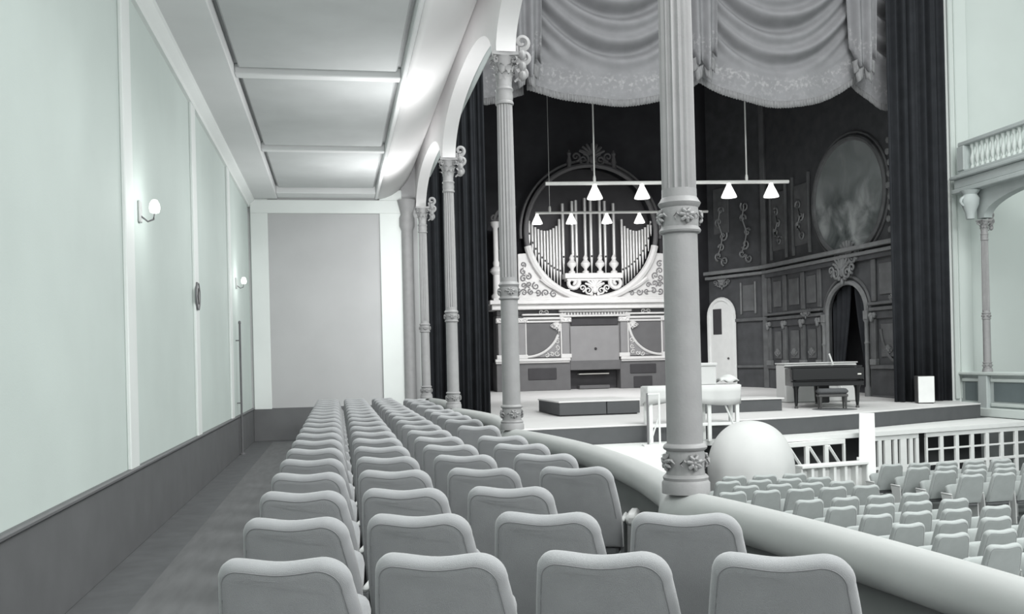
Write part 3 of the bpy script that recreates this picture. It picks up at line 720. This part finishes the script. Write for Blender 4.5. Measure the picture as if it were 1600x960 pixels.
for x in (-.75, .85): MB().lathe([(.1, 0), (.07, .08), (.1, .2), (.05, .4), (.08, .5), (.02, .62)], 10, x, -.05, RC + RR - .1).build('finial', 'organ_mid', org)
MB().prism([((RR - .02) * math.cos(2 * PI * k / 48), RC + (RR - .02) * math.sin(2 * PI * k / 48)) for k in range(48)], 0.55, 0.6, 'y').build('window_backing', 'organ_dark', org, False)
# lower scrolls of the window and crest
for sg in (-1, 1):
    mb = MB(); mb.scroll((sg * .78 + .05, -0.1, 3.72), .26, 1.5, PI / 2, sg, .075, n=6); mb.tube([(sg * (.9 + .2 * k) + .05, -0.08, 3.42 + .03 * k * k * .6) for k in range(6)], .075, 6)
    mb.build('window_scroll', 'organ_white', org)
cartouche(MB(), 0.05, 3.55, .42, -0.1).build('centre_crest', 'organ_white', org)
# console shelf, urns
ob('urn_shelf', 'organ_white', (-1.02, 1.05, -0.22, 0.3, 3.86, 4.04), (-.95, .98, -0.16, 0.3, 3.78, 3.86))
for x in (-.74, -.25, .27, .77):
    MB().lathe([(.11, 0), (.12, .06), (.05, .11), (.06, .17), (.16, .28), (.17, .35), (.1, .43), (.07, .48), (.09, .54), (.03, .66)], 14, x, -0.05, 4.04).build('urn', 'organ_white', org)
def pipe(x, z0, z1, r, y=0.2, m='pipe_metal'):
    foot = min(.55, .3 + (z1 - z0) * .09)
    p = MB().lathe([(r * .3, z0), (r, z0 + foot), (r, z0 + foot + .001), (r, z1), (r * .85, z1 + .0)], 10, x, y, 0).build('pipe', m, org)
    MB().bbox(x - r * .55, x + r * .55, y - r - .012, y - r + .02, z0 + foot + .03, z0 + foot + .1, .006).build('pipe_mouth', 'organ_dark', p, False)
def ring_bottom(x): return RC - math.sqrt(max(0.02, (RR - .1) ** 2 - x * x)) + .04
for sg in (-1, 1):
    for k in range(11):
        ax = 1.13 + k * .107; x = sg * ax + .03
        t_ = k / 10
        topz = 5.72 - .32 * math.sin(PI * min(1, t_ * 1.0)) ** .8 + (.12 if k in (0,) else 0) + .06 * t_
        pipe(x, max(3.55, ring_bottom(x)), topz + .12, .047)
for x in (-.96, -.62, -.48, -.16, .05, .38, .56, .88):
    pipe(x, 4.06, 6.75 - .25 * abs(x), .058, 0.25)
# side turrets
for sg in (-1, 1):
    x = sg * 3.4
    MB().lathe([(.19, 3.2), (.19, 3.3), (.13, 3.38), (.12, 4.0), (.22, 4.12), (.2, 4.2), (.1, 4.3), (.12, 4.42), (.09, 4.5), (.085, 5.6), (.15, 5.7), (.17, 5.82), (.08, 5.86)], 14, x, -0.05, 0).build('turret_shaft', 'organ_white', org)
    MB().tube([(x + sg * .02 - sg * .55 * (1 - math.cos(a)), 0.0, 5.86 + .5 * math.sin(a)) for a in [PI * .62 * k / 12 for k in range(13)]], .07, 6, up=(0, 1, 0)).build('turret_arch', 'organ_mid', org)
    mb = MB(); mb.scroll((x + sg * .02, -0.02, 5.98), .15, 1.3, 0, sg, .04); mb.build('turret_scroll', 'organ_mid', org)
    for k in range(4): pipe(x - sg * (.2 + .13 * k), 3.22, 4.9 + .35 * k, .05, 0.2)
    ob('turret_back', 'organ_dark', (min(x, x - sg * .82), max(x, x - sg * .82), 0.35, 0.9, 3.2, 5.6))

# ------------------------------------------------------------------ carved stage shell beside the organ (local x along the wall, -y into the wall... +y to the stage)
def frame_of(A, B):
    ux, uy = B[0] - A[0], B[1] - A[1]; L = math.hypot(ux, uy); return math.atan2(uy, ux), L
A_, B_, C_ = (14.72, 22.95), (14.25, 30.55), (13.15, 32.95)
rz1, L1 = frame_of(A_, B_)
zb = 0.27
def shell_root(name, label, A, rz): return thing(name, label, 'wall panel', (A[0], A[1], zb), rz)
S1 = shell_root('carved_stage_wall', 'dark carved wood stage wall with an arched doorway and oval picture', A_, rz1)
def sb(name, m, *boxes, b=0.012, parent=S1):
    mb = MB()
    for q in boxes: mb.bbox(*q, b)
    return mb.build(name, m, parent, False)
DX, DW, DS, DT = 2.95, 1.0, 2.45, 3.32        # doorway centre, half width, springing, crown (above local zero)
def door_poly(hw, sp_, top, n=18, cx=DX): return [(cx - hw, 0.0)] + [(cx - hw * math.cos(PI * k / n), sp_ + (top - sp_) * math.sin(PI * k / n)) for k in range(n + 1)] + [(cx + hw, 0.0)]
dp = door_poly(DW, DS, DT)
left_poly = [(0, 0)] + [dp[0]] + dp[1:11] + [(DX, 4.1), (0, 4.1)]
right_poly = [(DX, 4.1)] + dp[10:] + [(L1, 0.0), (L1, 4.1)]
mb = MB(); mb.prism(left_poly, -0.12, 0.0, 'y'); mb.build('wall_board', 'boiserie', S1, False)
mb = MB(); mb.prism(list(right_poly), -0.12, 0.0, 'y'); mb.build('wall_board', 'boiserie', S1, False)
sb('upper_board', 'boiserie', (0, L1, -0.12, 0.0, 4.1, 11.8))
MB().tube([(x, 0.03, z) for x, z in dp], 0.075, 6, up=(0, 1, 0)).build('door_arch', 'gilt_wood', S1)
MB().tube([(x, 0.02, z) for x, z in door_poly(DW + .17, DS, DT + .17)], 0.04, 6, up=(0, 1, 0)).build('door_moulding', 'boiserie_light', S1)
for x in (DX - DW - .08, DX + DW + .08):
    q = sb('door_column', 'gilt_wood', (x - .1, x + .1, 0, .16, 2.2, 2.45)); MB().lathe([(.09, 0), (.09, .3), (.06, .35), (.055, 1.5), (.08, 1.55), (.055, 1.6), (.055, 2.1), (.1, 2.2)], 12, x, .1, 0).build('shaft', 'gilt_wood', q)
for (x0, x1) in ((0.05, DX - DW - .2), (DX + DW + .2, L1 - .03)):
    sb('dado_board', 'boiserie', (x0, x1, 0, .06, 0.0, .82)); sb('dado_rail', 'boiserie_light', (x0, x1, 0, .11, .82, .93)); sb('skirting', 'boiserie_light', (x0, x1, 0, .08, 0.0, .1))
    sb('mid_rail', 'boiserie_light', (x0, x1, 0, .12, 2.42, 2.52), (x0, x1, 0, .17, 2.58, 2.66)); sb('mid_frieze', 'boiserie', (x0, x1, 0, .06, 2.2, 2.42))
sb('cornice', 'gilt_wood', (0, L1, 0, .2, 4.0, 4.1), (0, L1, 0, .3, 4.16, 4.28)); sb('cornice_frieze', 'boiserie', (0, L1, 0, .12, 3.86, 4.0))
for x in (0.35, 1.6, 4.35, 5.3, 6.4, 7.4):
    pl = sb('pilaster', 'boiserie_light', (x - .1, x + .1, 0, .09, .93, 2.2)); sb('base', 'gilt_wood', (x - .14, x + .14, 0, .13, .93, 1.1), parent=pl)
    mb = MB(); mb.ball((x - .07, .1, 2.3), .09, .07, .09, 7, 4); mb.ball((x + .07, .1, 2.3), .09, .07, .09, 7, 4); mb.ball((x, .13, 2.22), .07, .06, .12, 7, 4); mb.build('capital', 'gilt_wood', pl)
    sb('upper_pilaster', 'boiserie_light', (x - .1, x + .1, 0, .06, 2.68, 3.86))
for x0, x1 in ((.55, 1.42), (4.5, 5.15), (5.5, 6.2), (6.6, 7.2)):
    sb('panel_field', 'boiserie_light', (x0 + .1, x1 - .1, 0, .04, 1.15, 2.05)); sb('panel_field', 'boiserie_light', (x0 + .06, x1 - .06, 0, .04, 2.85, 3.7))
    cartouche(MB(), (x0 + x1) / 2, 1.35, .16, .06).build('carving', 'gilt_wood', S1)
MB().tube([(.55 + .75 * math.cos(a), .06, 2.1 + 1.1 * math.sin(a)) for a in [R(-90 + 80 * k / 12) for k in range(13)]], .04, 5, up=(0, 1, 0)).build('curved_moulding', 'boiserie_light', S1)
cartouche(MB(), DX, 3.72, .5, .16).build('door_cartouche', 'gilt_wood', S1)
cartouche(MB(), 5.0, 2.62, .26, .14, False).build('bracket_carving', 'gilt_wood', S1)
cartouche(MB(), .55, 2.75, .2, .14).build('bracket_carving', 'gilt_wood', S1)
# oval picture with frame and shell
OC, OA, OB = (2.72, 5.75), 1.72, 1.62
ov = MB().prism([(OA * math.cos(2 * PI * k / 40), OB * math.sin(2 * PI * k / 40)) for k in range(40)], 0.0, .05, 'y').build('oval_picture', 'oval_painting', S1, False)
ov.location = (OC[0], 0.0, OC[1])
MB().tube([((OA + .05) * math.cos(2 * PI * k / 48), .05, (OB + .05) * math.sin(2 * PI * k / 48)) for k in range(48)], .08, 7, closed=True, up=(0, 1, 0)).build('picture_frame', 'boiserie_light', ov)
MB().tube([((OA + .2) * math.cos(2 * PI * k / 48), .03, (OB + .2) * math.sin(2 * PI * k / 48)) for k in range(48)], .035, 6, closed=True, up=(0, 1, 0)).build('outer_moulding', 'boiserie_light', ov)
cartouche(MB(), 0, -OB - .02, .5, .12).build('shell_carving', 'gilt_wood', ov)
mb = MB()
for k in range(9): mb.ball((-OA - .22 + .05 * math.sin(k * 2), .06, 1.2 - .3 * k), .08, .06, .1, 6, 4)
mb.build('side_garland', 'gilt_wood', ov)
for x in (5.3, 6.7):      # upper niches
    sb('niche_panel', 'boiserie_light', (x - .4, x + .4, 0, .04, 4.7, 6.6)); sb('niche_frame', 'boiserie_light', (x - .52, x - .44, 0, .09, 4.4, 6.9), (x + .44, x + .52, 0, .09, 4.4, 6.9))
    swirl_field(MB(), [(x - .1, 5.0), (x + .12, 5.3), (x - .05, 5.6), (x + .1, 5.95)], .15, .07, int(x * 7)).build('carving', 'gilt_wood', S1)
# black drapes tied in the doorway
def drape(sgn, label):
    def fn(u, v):
        x_in = DX + sgn * (.06 + .72 * (1 - v) ** 1.4 * (1 if sgn < 0 else .95)); x_out = DX + sgn * (DW + .0)
        z = v * (DS + (DT - DS) * math.sqrt(max(0, 1 - (u * .96) ** 2))) + .02
        return (x_in + (x_out - x_in) * u, -.2 + .04 * math.sin(u * 20), z)
    o = cloth(MB().grid(fn, 40, 16), 'doorway_drape', 'black_velvet'); o.location = S1.location; o.rotation_euler = S1.rotation_euler
    tag(o, label, 'curtain')
drape(-1, 'black drape tied back in the arched doorway, on the curtain side'); drape(1, 'black drape tied back in the arched doorway, on the organ side')
# second, splayed bay with the white door
rz2, L2 = frame_of(B_, C_)
S2 = shell_root('carved_stage_bay', 'dark carved wall bay between the arched doorway wall and the organ', B_, rz2)
def s2(name, m, *bx, parent=S2): return sb(name, m, *bx, parent=parent)
s2('wall_board', 'boiserie', (0, L2, -.12, 0, 0, 11.8)); s2('cornice', 'gilt_wood', (0, L2, 0, .2, 4.0, 4.1), (0, L2, 0, .28, 4.16, 4.28)); s2('mid_rail', 'boiserie_light', (0, 1.45, 0, .1, 2.45, 2.56))
s2('skirting', 'boiserie_light', (0, 1.4, 0, .08, 0, .1)); s2('dado_rail', 'boiserie_light', (0, 1.4, 0, .08, .86, .95)); s2('panel_field', 'boiserie_light', (.55, 1.05, 0, .04, 2.8, 3.7)); s2('panel_frame', 'gilt_wood', (.45, .52, 0, .06, 2.7, 3.8), (1.08, 1.15, 0, .06, 2.7, 3.8))
s2('corner_post', 'boiserie_light', (-.1, .1, 0, .14, 0, 11.8))
s2('niche_panel', 'boiserie_light', (1.6, 2.3, 0, .05, 5.6, 7.2))
for x in (.85, 1.95):
    swirl_field(MB(), [(x - .15, 4.6), (x + .15, 4.8), (x, 5.1), (x - .1, 5.5), (x + .1, 6.0), (x, 6.4)], .18, .06, int(x * 9)).build('carving', 'gilt_wood', S2)
cartouche(MB(), 1.95, 3.9, .3, .08).build('door_carving', 'gilt_wood', S2)
def dpl(hw, sp_, top): return [(2.0 - hw, .1)] + [(2.0 - hw * math.cos(PI * k / 14), sp_ + (top - sp_) * math.sin(PI * k / 14)) for k in range(15)] + [(2.0 + hw, .1)]
dr = MB().prism(dpl(.5, 2.7, 3.2), .01, .09, 'y').build('arched_door', 'white_wood', S2, False); dr['label'] = 'pale arched door with a dark glazed slot'
MB().tube([(x, .08, z) for x, z in dpl(.58, 2.7, 3.28)], .08, 6, up=(0, 1, 0)).build('door_frame', 'white_wood', dr)
MB().bbox(1.98, 2.38, .08, .11, 2.05, 2.95, .01).build('glazed_slot', 'organ_dark', dr, False)
MB().ball((1.68, .12, 1.2), .04).build('door_knob', 'dark_metal', dr)

# ------------------------------------------------------------------ lamp bars over the stage
def lamp_bar(name, label, xa, xb, y, za, zb_, rods, lamps, rodtop, power, sc=1.0, aim=.35, rodr=.022):
    t = thing(name, label, 'light bar', (xa, y, za), 0, 'stage lamp bars')
    def zz(x): return (zb_ - za) * (x - xa) / (xb - xa)
    MB().tube([(0, 0, 0), (xb - xa, 0, zb_ - za)], .05 * sc, 8).build('bar', 'bar_metal', t)
    for x in rods:
        MB().tube([(x - xa, 0, zz(x)), (x - xa, 0, rodtop - za)], rodr, 6).build('rod', 'bar_metal', t)
        MB().lathe([(.04, 0), (.045, .12), (.03, .2)], 10, x - xa, 0, zz(x)).build('rod_joint', 'bar_metal', t)
    for x in lamps:
        l = MB().lathe([(.21 * sc, -.42 * sc), (.205 * sc, -.38 * sc), (.13 * sc, -.22 * sc), (.07 * sc, -.1 * sc), (.05 * sc, -.03 * sc)], 18, x - xa, 0, zz(x), cap=False).build('lamp_shade', 'lamp_glow', t)
        s = l.modifiers.new('t', 'SOLIDIFY'); s.thickness = .008
        MB().ball((x - xa, 0, zz(x) - .34 * sc), .09 * sc, None, None, 10, 6).build('bulb', 'bulb_glow', l)
        spot('stage_lamp', (x, y, za + zz(x) - .46 * sc), (x, y + aim, 0), power, 150, .12, .5)
lamp_bar('lamp_bar', 'long white hanging lamp bar with bell lamps in front of the organ', 5.5, 12.37, 25.0, 6.2, 6.32, [6.84, 11.14], [6.84, 8.15, 9.45, 10.62, 11.85], 12.5, 70)
lamp_bar('lamp_bar', 'dim shorter lamp bar hanging close before the organ pipes', 6.05, 11.6, 29.0, 6.05, 6.12, [6.5, 11.1], [6.1, 7.17, 8.3, 9.35, 10.6], 12.5, 125, .8, 5.0, .008)

# ------------------------------------------------------------------ things on the stage
# low platform box
t = thing('stage_riser', 'low grey oblong riser standing on the white stage near the organ', 'riser', (5.8, 22.3, stage_z(22)), R(2))
MB().bbox(-.95, .15, -1.0, .95, 0.02, .30, .01).build('front_panel', 'stage_face', t, False); MB().bbox(.17, .95, -1.0, .95, .02, .30, .01).build('front_panel', 'stage_face', t, False)
MB().bbox(-.97, .97, -1.02, .97, .30, .335, .01).build('top_board', 'stage_floor', t, False); MB().bbox(-.9, .9, -.95, .9, 0, .02, .004).build('foot', 'organ_dark', t, False)
t = thing('stage_step', 'wide low grey step on the stage between white table and piano', 'step', (9.2, 21.2, .26), R(3))
MB().bbox(-1.3, .75, -.5, .5, 0, .27, .01).build('front_panel', 'stage_face', t, False); MB().bbox(-1.35, .8, -.53, .53, .27, .30, .01).build('top_board', 'stage_floor', t, False)
# grand piano, keyboard to the stalls
t = gp = thing('grand_piano', 'closed black grand piano standing on the stage', 'piano', (11.38, 21.45, .25), R(-16))
rim = [(-.76, -.32), (.76, -.32), (.78, .35), (.80, .75), (.72, 1.1), (.5, 1.42), (.2, 1.55), (-.15, 1.5), (-.38, 1.25), (-.5, .9), (-.66, .6), (-.76, .45)]
MB().prism([(x, y) for x, y in rim], .52, .92).build('case', 'piano_black', t, True)
MB().prism([(x * 1.015, y * 1.01 - (.0 if y > -.3 else .02)) for x, y in rim], .93, .965).build('lid', 'piano_black', t, False)
MB().bbox(-.76, .76, -.52, -.30, .52, .62, .01).build('key_bed', 'piano_black', t, False); MB().bbox(-.76, .76, -.535, -.50, .66, .92, .01).build('fallboard', 'piano_black', t, False)
for s in (-1, 1): MB().bbox(s * .72 - .05, s * .72 + .05, -.5, -.28, .64, .9, .02).build('cheek', 'piano_black', t, False)
for x, y in ((-.66, -.3), (.66, -.3), (.1, 1.25)):
    l = MB().lathe([(.03, .07), (.045, .2), (.055, .45), (.075, .5), (.08, .53)], 10, x, y, 0).build('leg', 'piano_black', t)
    MB().lathe([(.04, 0), (.04, .05), (.02, .075)], 10, x, y, 0).build('caster', 'dark_metal', l)
MB().bbox(-.12, .12, -.05, .05, .12, .53, .02).build('pedal_lyre', 'piano_black', t, False)
gp.scale = (1.06, 1.06, 1.04)
MB().bbox(.62, .70, -.545, -.53, .76, .79, .004).build('lock_plate', 'ivory', t, False)
mt = MB().lathe([(.5, 0), (.5, .012), (.47, .016)], 30).build('round_disc', 'chair_shell'); mt.location = (11.2, 20.62, .251); tag(mt, 'round dark disc on the stage under the piano bench', 'mat')  # thin dark disc laid flat on the stage floor
t = thing('piano_bench', 'small padded bench in front of the black grand piano', 'bench', (11.2, 20.72, .268), R(-16))
MB().bbox(-.34, .34, -.17, .17, .34, .47, .05).build('cushion', 'stage_face', t); MB().bbox(-.33, .33, -.16, .16, .28, .34, .01).build('frame', 'dark_metal', t, False)
for x in (-.28, .28):
    for y in (-.12, .12): MB().lathe([(.018, 0), (.03, .2), (.035, .28)], 8, x, y, 0).build('leg', 'dark_metal', t)
t = thing('sheeted_chest', 'tall white sheeted chest standing behind the black piano', 'chest', (12.3, 23.55, stage_z(23.55)), R(-3))
MB().bbox(-.98, .98, -.3, .3, 0, .99, .03).build('body', 'white_cloth', t, False)
MB().bbox(-1.0, 1.0, -.32, .32, .99, 1.02, .012).build('top', 'white_cloth', t, False)
t = thing('leaning_pole', 'thin white pole slanting up behind the black piano', 'pole', (12.75, 23.05, stage_z(23.05)))
MB().tube([(.1, 0, .0), (-.32, .04, 1.25)], .022, 6).build('shaft', 'white_wood', t); MB().lathe([(.1, 0), (.1, .02), (.03, .03)], 12, .1, 0, 0).build('foot', 'dark_metal', t)
t = thing('loudspeaker', 'small box loudspeaker with white front before the black curtain', 'loudspeaker', (14.2, 21.7, .26), R(-22))
MB().bbox(-.2, .2, -.16, .24, .02, .68, .012).build('cabinet', 'dark_metal', t, False); MB().bbox(-.185, .185, -.185, -.16, .03, .67, .008).build('front_cover', 'white_wood', t, False); MB().bbox(-.17, .17, -.13, .2, 0, .02, .004).build('foot', 'dark_metal', t, False)
# tall white work table with boxes
t = thing('work_table', 'tall white cloth-covered work table standing on the forestage', 'table', (6.75, 17.97, -.10), R(-3))
MB().bbox(-.92, .92, -.24, .24, 1.02, 1.09, .012).build('table_top', 'white_cloth', t, False)
def skirt(u, v):
    a = u * 4; 
    if a < 1: x, y = -.93 + 1.86 * a, -.25
    elif a < 2: x, y = .93, -.25 + .5 * (a - 1)
    elif a < 3: x, y = .93 - 1.86 * (a - 2), .25
    else: x, y = -.93, .25 - .5 * (a - 3)
    return (x + .015 * math.sin(u * 90) * (1 - v), y + .018 * math.sin(u * 110) * (1 - v), .74 + .05 * math.sin(u * 23) * (1 - v) + .34 * v)
cloth(MB().grid(skirt, 160, 3), 'cloth', 'white_cloth', t, .01)
for x in (-.86, -.2, .3, .86):
    for y in (-.18, .18): MB().bbox(x - .035, x + .035, y - .035, y + .035, 0, 1.02, .006).build('leg', 'white_wood', t, False)
for y in (-.18, .18): MB().bbox(-.86, .86, y - .02, y + .02, .3, .36, .006).build('stretcher', 'white_wood', t, False)
MB().tube([(.82, -.2, .2), (.5, -.2, .98)], .018, 6).build('brace', 'white_wood', t)
t = thing('white_carton', 'square white carton standing on the tall work table by the column', 'box', (6.92, 17.97, .995), R(-10))
MB().bbox(-.32, .3, -.2, .2, 0, .36, .01).build('body', 'white_cloth', t, False); MB().bbox(-.34, .32, -.22, .22, .36, .42, .01).build('lid', 'white_cloth', t, False)
t = thing('folded_sheet', 'rumpled white folded sheet lying on the tall work table', 'cloth', (7.48, 17.96, 1.03), R(5))
mb = MB(); mb.grid(lambda u, v: (-.2 + .4 * u, -.16 + .32 * v, .02 + .11 * math.sin(PI * u) ** .5 * math.sin(PI * v) ** .5 + .025 * math.sin(9 * u + 4 * v)), 18, 12); o = cloth(mb, 'fold', 'white_cloth', t, .02)
# stanchion frame left of the table
t = thing('rail_frame', 'thin white standing frame on the forestage next to the work table', 'frame', (5.75, 17.3, -.10), R(-8))
for x in (-.1, .12): MB().tube([(x, 0, 0), (x, 0, .98)], .02, 6).build('upright', 'pole_metal' if x < 0 else 'white_wood', t)
MB().tube([(-.1, 0, .96), (.12, 0, .96)], .018, 6).build('cross_bar', 'white_wood', t); MB().tube([(-.06, .02, .04), (.1, .02, .5)], .016, 6).build('brace', 'white_wood', t)
MB().bbox(-.2, .25, -.15, .15, 0, .03, .006).build('foot', 'white_wood', t, False)
# big round sheeted mound
t = thing('sheeted_mound', 'large round white dust-sheeted mound in front of the stage', 'dust sheet', (7.48, 16.9, SF))
def mound(u, v):
    a = 2 * PI * u; v2 = max(0.0, (v - .25) / .75)
    r = .785 * math.cos(v2 * PI / 2) ** .9 if v2 < 1 else 0.0; z = .85 * min(1, v / .25) + .88 * math.sin(v2 * PI / 2)
    r += (1 - v) ** 3 * .02 * math.sin(a * 9)
    return (r * math.cos(a), r * math.sin(a), z)
cloth(MB().grid(mound, 66, 32), 'sheet', 'white_cloth', t, .01)
# pit partition: ribbed white board fence
PA, PB = (8.45, 16.85), (9.95, 17.12)
rzp, LP = frame_of(PA, PB)
t = thing('pit_partition', 'low white ribbed partition between the stalls and the forestage', 'partition', (PA[0], PA[1], SF), rzp)
MB().bbox(0, LP, -.05, .2, .80, .86, .01).build('top_rail', 'white_wood', t, False)
for k in range(7):
    x = LP * k / 6; MB().bbox(max(0, x - .03), min(LP, x + .03), -.02, .2, 0, .80, .006).build('rib', 'white_wood', t, False)
    if k < 6: MB().bbox(x + .03, x + LP / 6 - .03, .12, .16, .02, .78, .006).build('panel', 'white_wood', t, False)
# tall board leaning on the forestage
t = thing('leaning_board', 'tall narrow white board leaning against the forestage edge', 'board', (10.2, 17.55, SF), R(-18))
mb = MB(); q0 = mb.ring([(-.17, 0, 0), (.17, 0, 0), (.17, .04, 0), (-.17, .04, 0)]); q1 = mb.ring([(-.02, .5, 1.72), (.27, .5, 1.72), (.27, .54, 1.72), (-.02, .54, 1.72)])
mb.bridge(q0, q1); mb.f.append(tuple(reversed(q0))); mb.f.append(tuple(q1)); mb.build('board', 'white_wood', t, False); MB().bbox(-.14, .2, .25, .29, .8, .86, .005).build('batten', 'white_wood', t, False)
# white trestle frames carrying the forestage
def trestle(x0, x1, y0, y1, style, label):
    rz, L = frame_of((x0, y0), (x1, y1)); H = 1.205
    t = thing('trestle_frame', label, 'trestle', (x0, y0, SF), rz, 'forestage trestles')
    MB().bbox(0, L, -.03, .03, H - .1, H, .008).build('top_beam', 'white_wood', t, False)
    MB().bbox(0, L, -.02, .02, .5, .56, .006).build('low_beam', 'white_wood', t, False)
    n = {'diag': 3, 'slats': 7, 'grid': 7}[style]
    for k in range(n + 1):
        x = L * k / n; wd = .05 if style != 'slats' else (.09 if k % 2 else .05)
        MB().bbox(max(0, x - wd), min(L, x + wd), -.03, .03, 0, H - .1, .006).build('post', 'white_wood', t, False)
    if style == 'diag':
        for k in range(3): MB().tube([(L * k / 3 + .05, -.02, H - .12), (L * (k + 1) / 3 - .05, -.02, .56)], .035, 5).build('brace', 'white_wood', t)
    if style == 'grid': MB().bbox(0, L, -.02, .02, .82, .86, .006).build('mid_rail', 'white_wood', t, False)
trestle(8.65, 10.1, 17.82, 18.22, 'diag', 'white trestle frame with slanting braces under the forestage')
trestle(10.6, 12.1, 18.38, 18.78, 'slats', 'white trestle frame with close upright boards under the forestage')
trestle(12.3, 15.4, 18.83, 19.58, 'grid', 'white trestle frame divided into open squares under the forestage')

# ------------------------------------------------------------------ opposite side of the hall
struct('wall_right', MB().box(19.3, 19.5, -3, 24.0, SF, 16), 'hall_paint')
struct('wall_far', MB().box(16.1, 19.5, 22.75, 22.95, SF, 16), 'hall_paint')
wo = struct('wall_opposite_parapet', MB().box(15.75, 15.95, -3, 22.5, SF, 0.92), 'hall_trim')
struct('coping', MB().bbox(15.62, 16.02, -3, 22.48, 0.92, 1.0, .02), 'hall_paint', parent=wo)
for y0, y1 in ((21.75, 22.4), (19.9, 21.3), (18.2, 19.6)):
    struct('sunk_panel', MB().bbox(15.73, 15.76, y0 + .1, y1 - .08, .28, .74, .01), 'hall_panel', parent=wo)
    struct('panel_frame', MB().bbox(15.70, 15.76, y0, y1, .16, .24, .01).bbox(15.70, 15.76, y0, y1, .76, .84, .01), 'hall_paint', parent=wo)
for y in (21.52, 19.75): struct('pier', MB().bbox(15.64, 15.76, y - .17, y + .17, .1, .92, .02), 'hall_trim', parent=wo)
struct('trim_8', MB().bbox(15.58, 15.75, -3, 22.45, -.1, .12, .02), 'hall_paint')
struct('floor_opposite', MB().box(15.9, 19.4, -3, 22.7, -.2, 0.0), 'carpet')
arcade(15.72, 15.95, [16.2, 21.55], 5.5, 'wall_opposite_arcade', 'hall_trim', .55)
struct('wall_upper_front', MB().bbox(15.45, 16.0, -3, 22.3, 5.5, 5.62, .02).bbox(15.5, 16.0, -3, 22.25, 5.62, 5.86, .02).bbox(15.4, 16.0, -3, 22.3, 5.86, 5.95, .02), 'hall_trim')
t = thing('balustrade', 'stone-coloured upper balcony balustrade across the hall', 'balustrade', (15.62, 22.1, 5.95))
MB().bbox(-.1, .14, -8, 0.0, .72, .83, .02).build('hand_rail', 'hall_trim', t, False); MB().bbox(-.1, .14, -8, 0, 0, .1, .02).build('plinth', 'hall_trim', t, False); MB().bbox(-.12, .16, -.26, .02, .1, .72, .02).build('end_pier', 'hall_trim', t, False)
bal = None
for k in range(24):
    y = -.42 - .19 * k
    if bal is None:
        bal = MB().lathe([(.06, .1), (.06, .15), (.035, .2), (.065, .32), (.06, .38), (.03, .5), (.03, .58), (.055, .64), (.06, .72)], 10).build('baluster', 'hall_paint', t); bal.location = (.02, y, 0)
    else:
        b2 = bal.copy(); C.objects.link(b2); b2.parent = t; b2.location = (.02, y, 0)
oc = dup(col0, (15.82, 21.55, 1.0), 0, 'slim iron column under the balustrade across the hall'); oc.scale = (.95, .95, .94)
t = thing('carved_bracket', 'carved bracket between the far column and the balustrade', 'bracket', (15.45, 21.55, 4.78))
MB().lathe([(.1, 0), (.12, .15), (.2, .35), (.22, .5), (.16, .6), (.24, .7)], 14).build('corbel', 'hall_trim', t)
MB().scroll((-.16, 0, .42), .14, 1.3, 0, 1, .04).build('scroll', 'hall_trim', t)
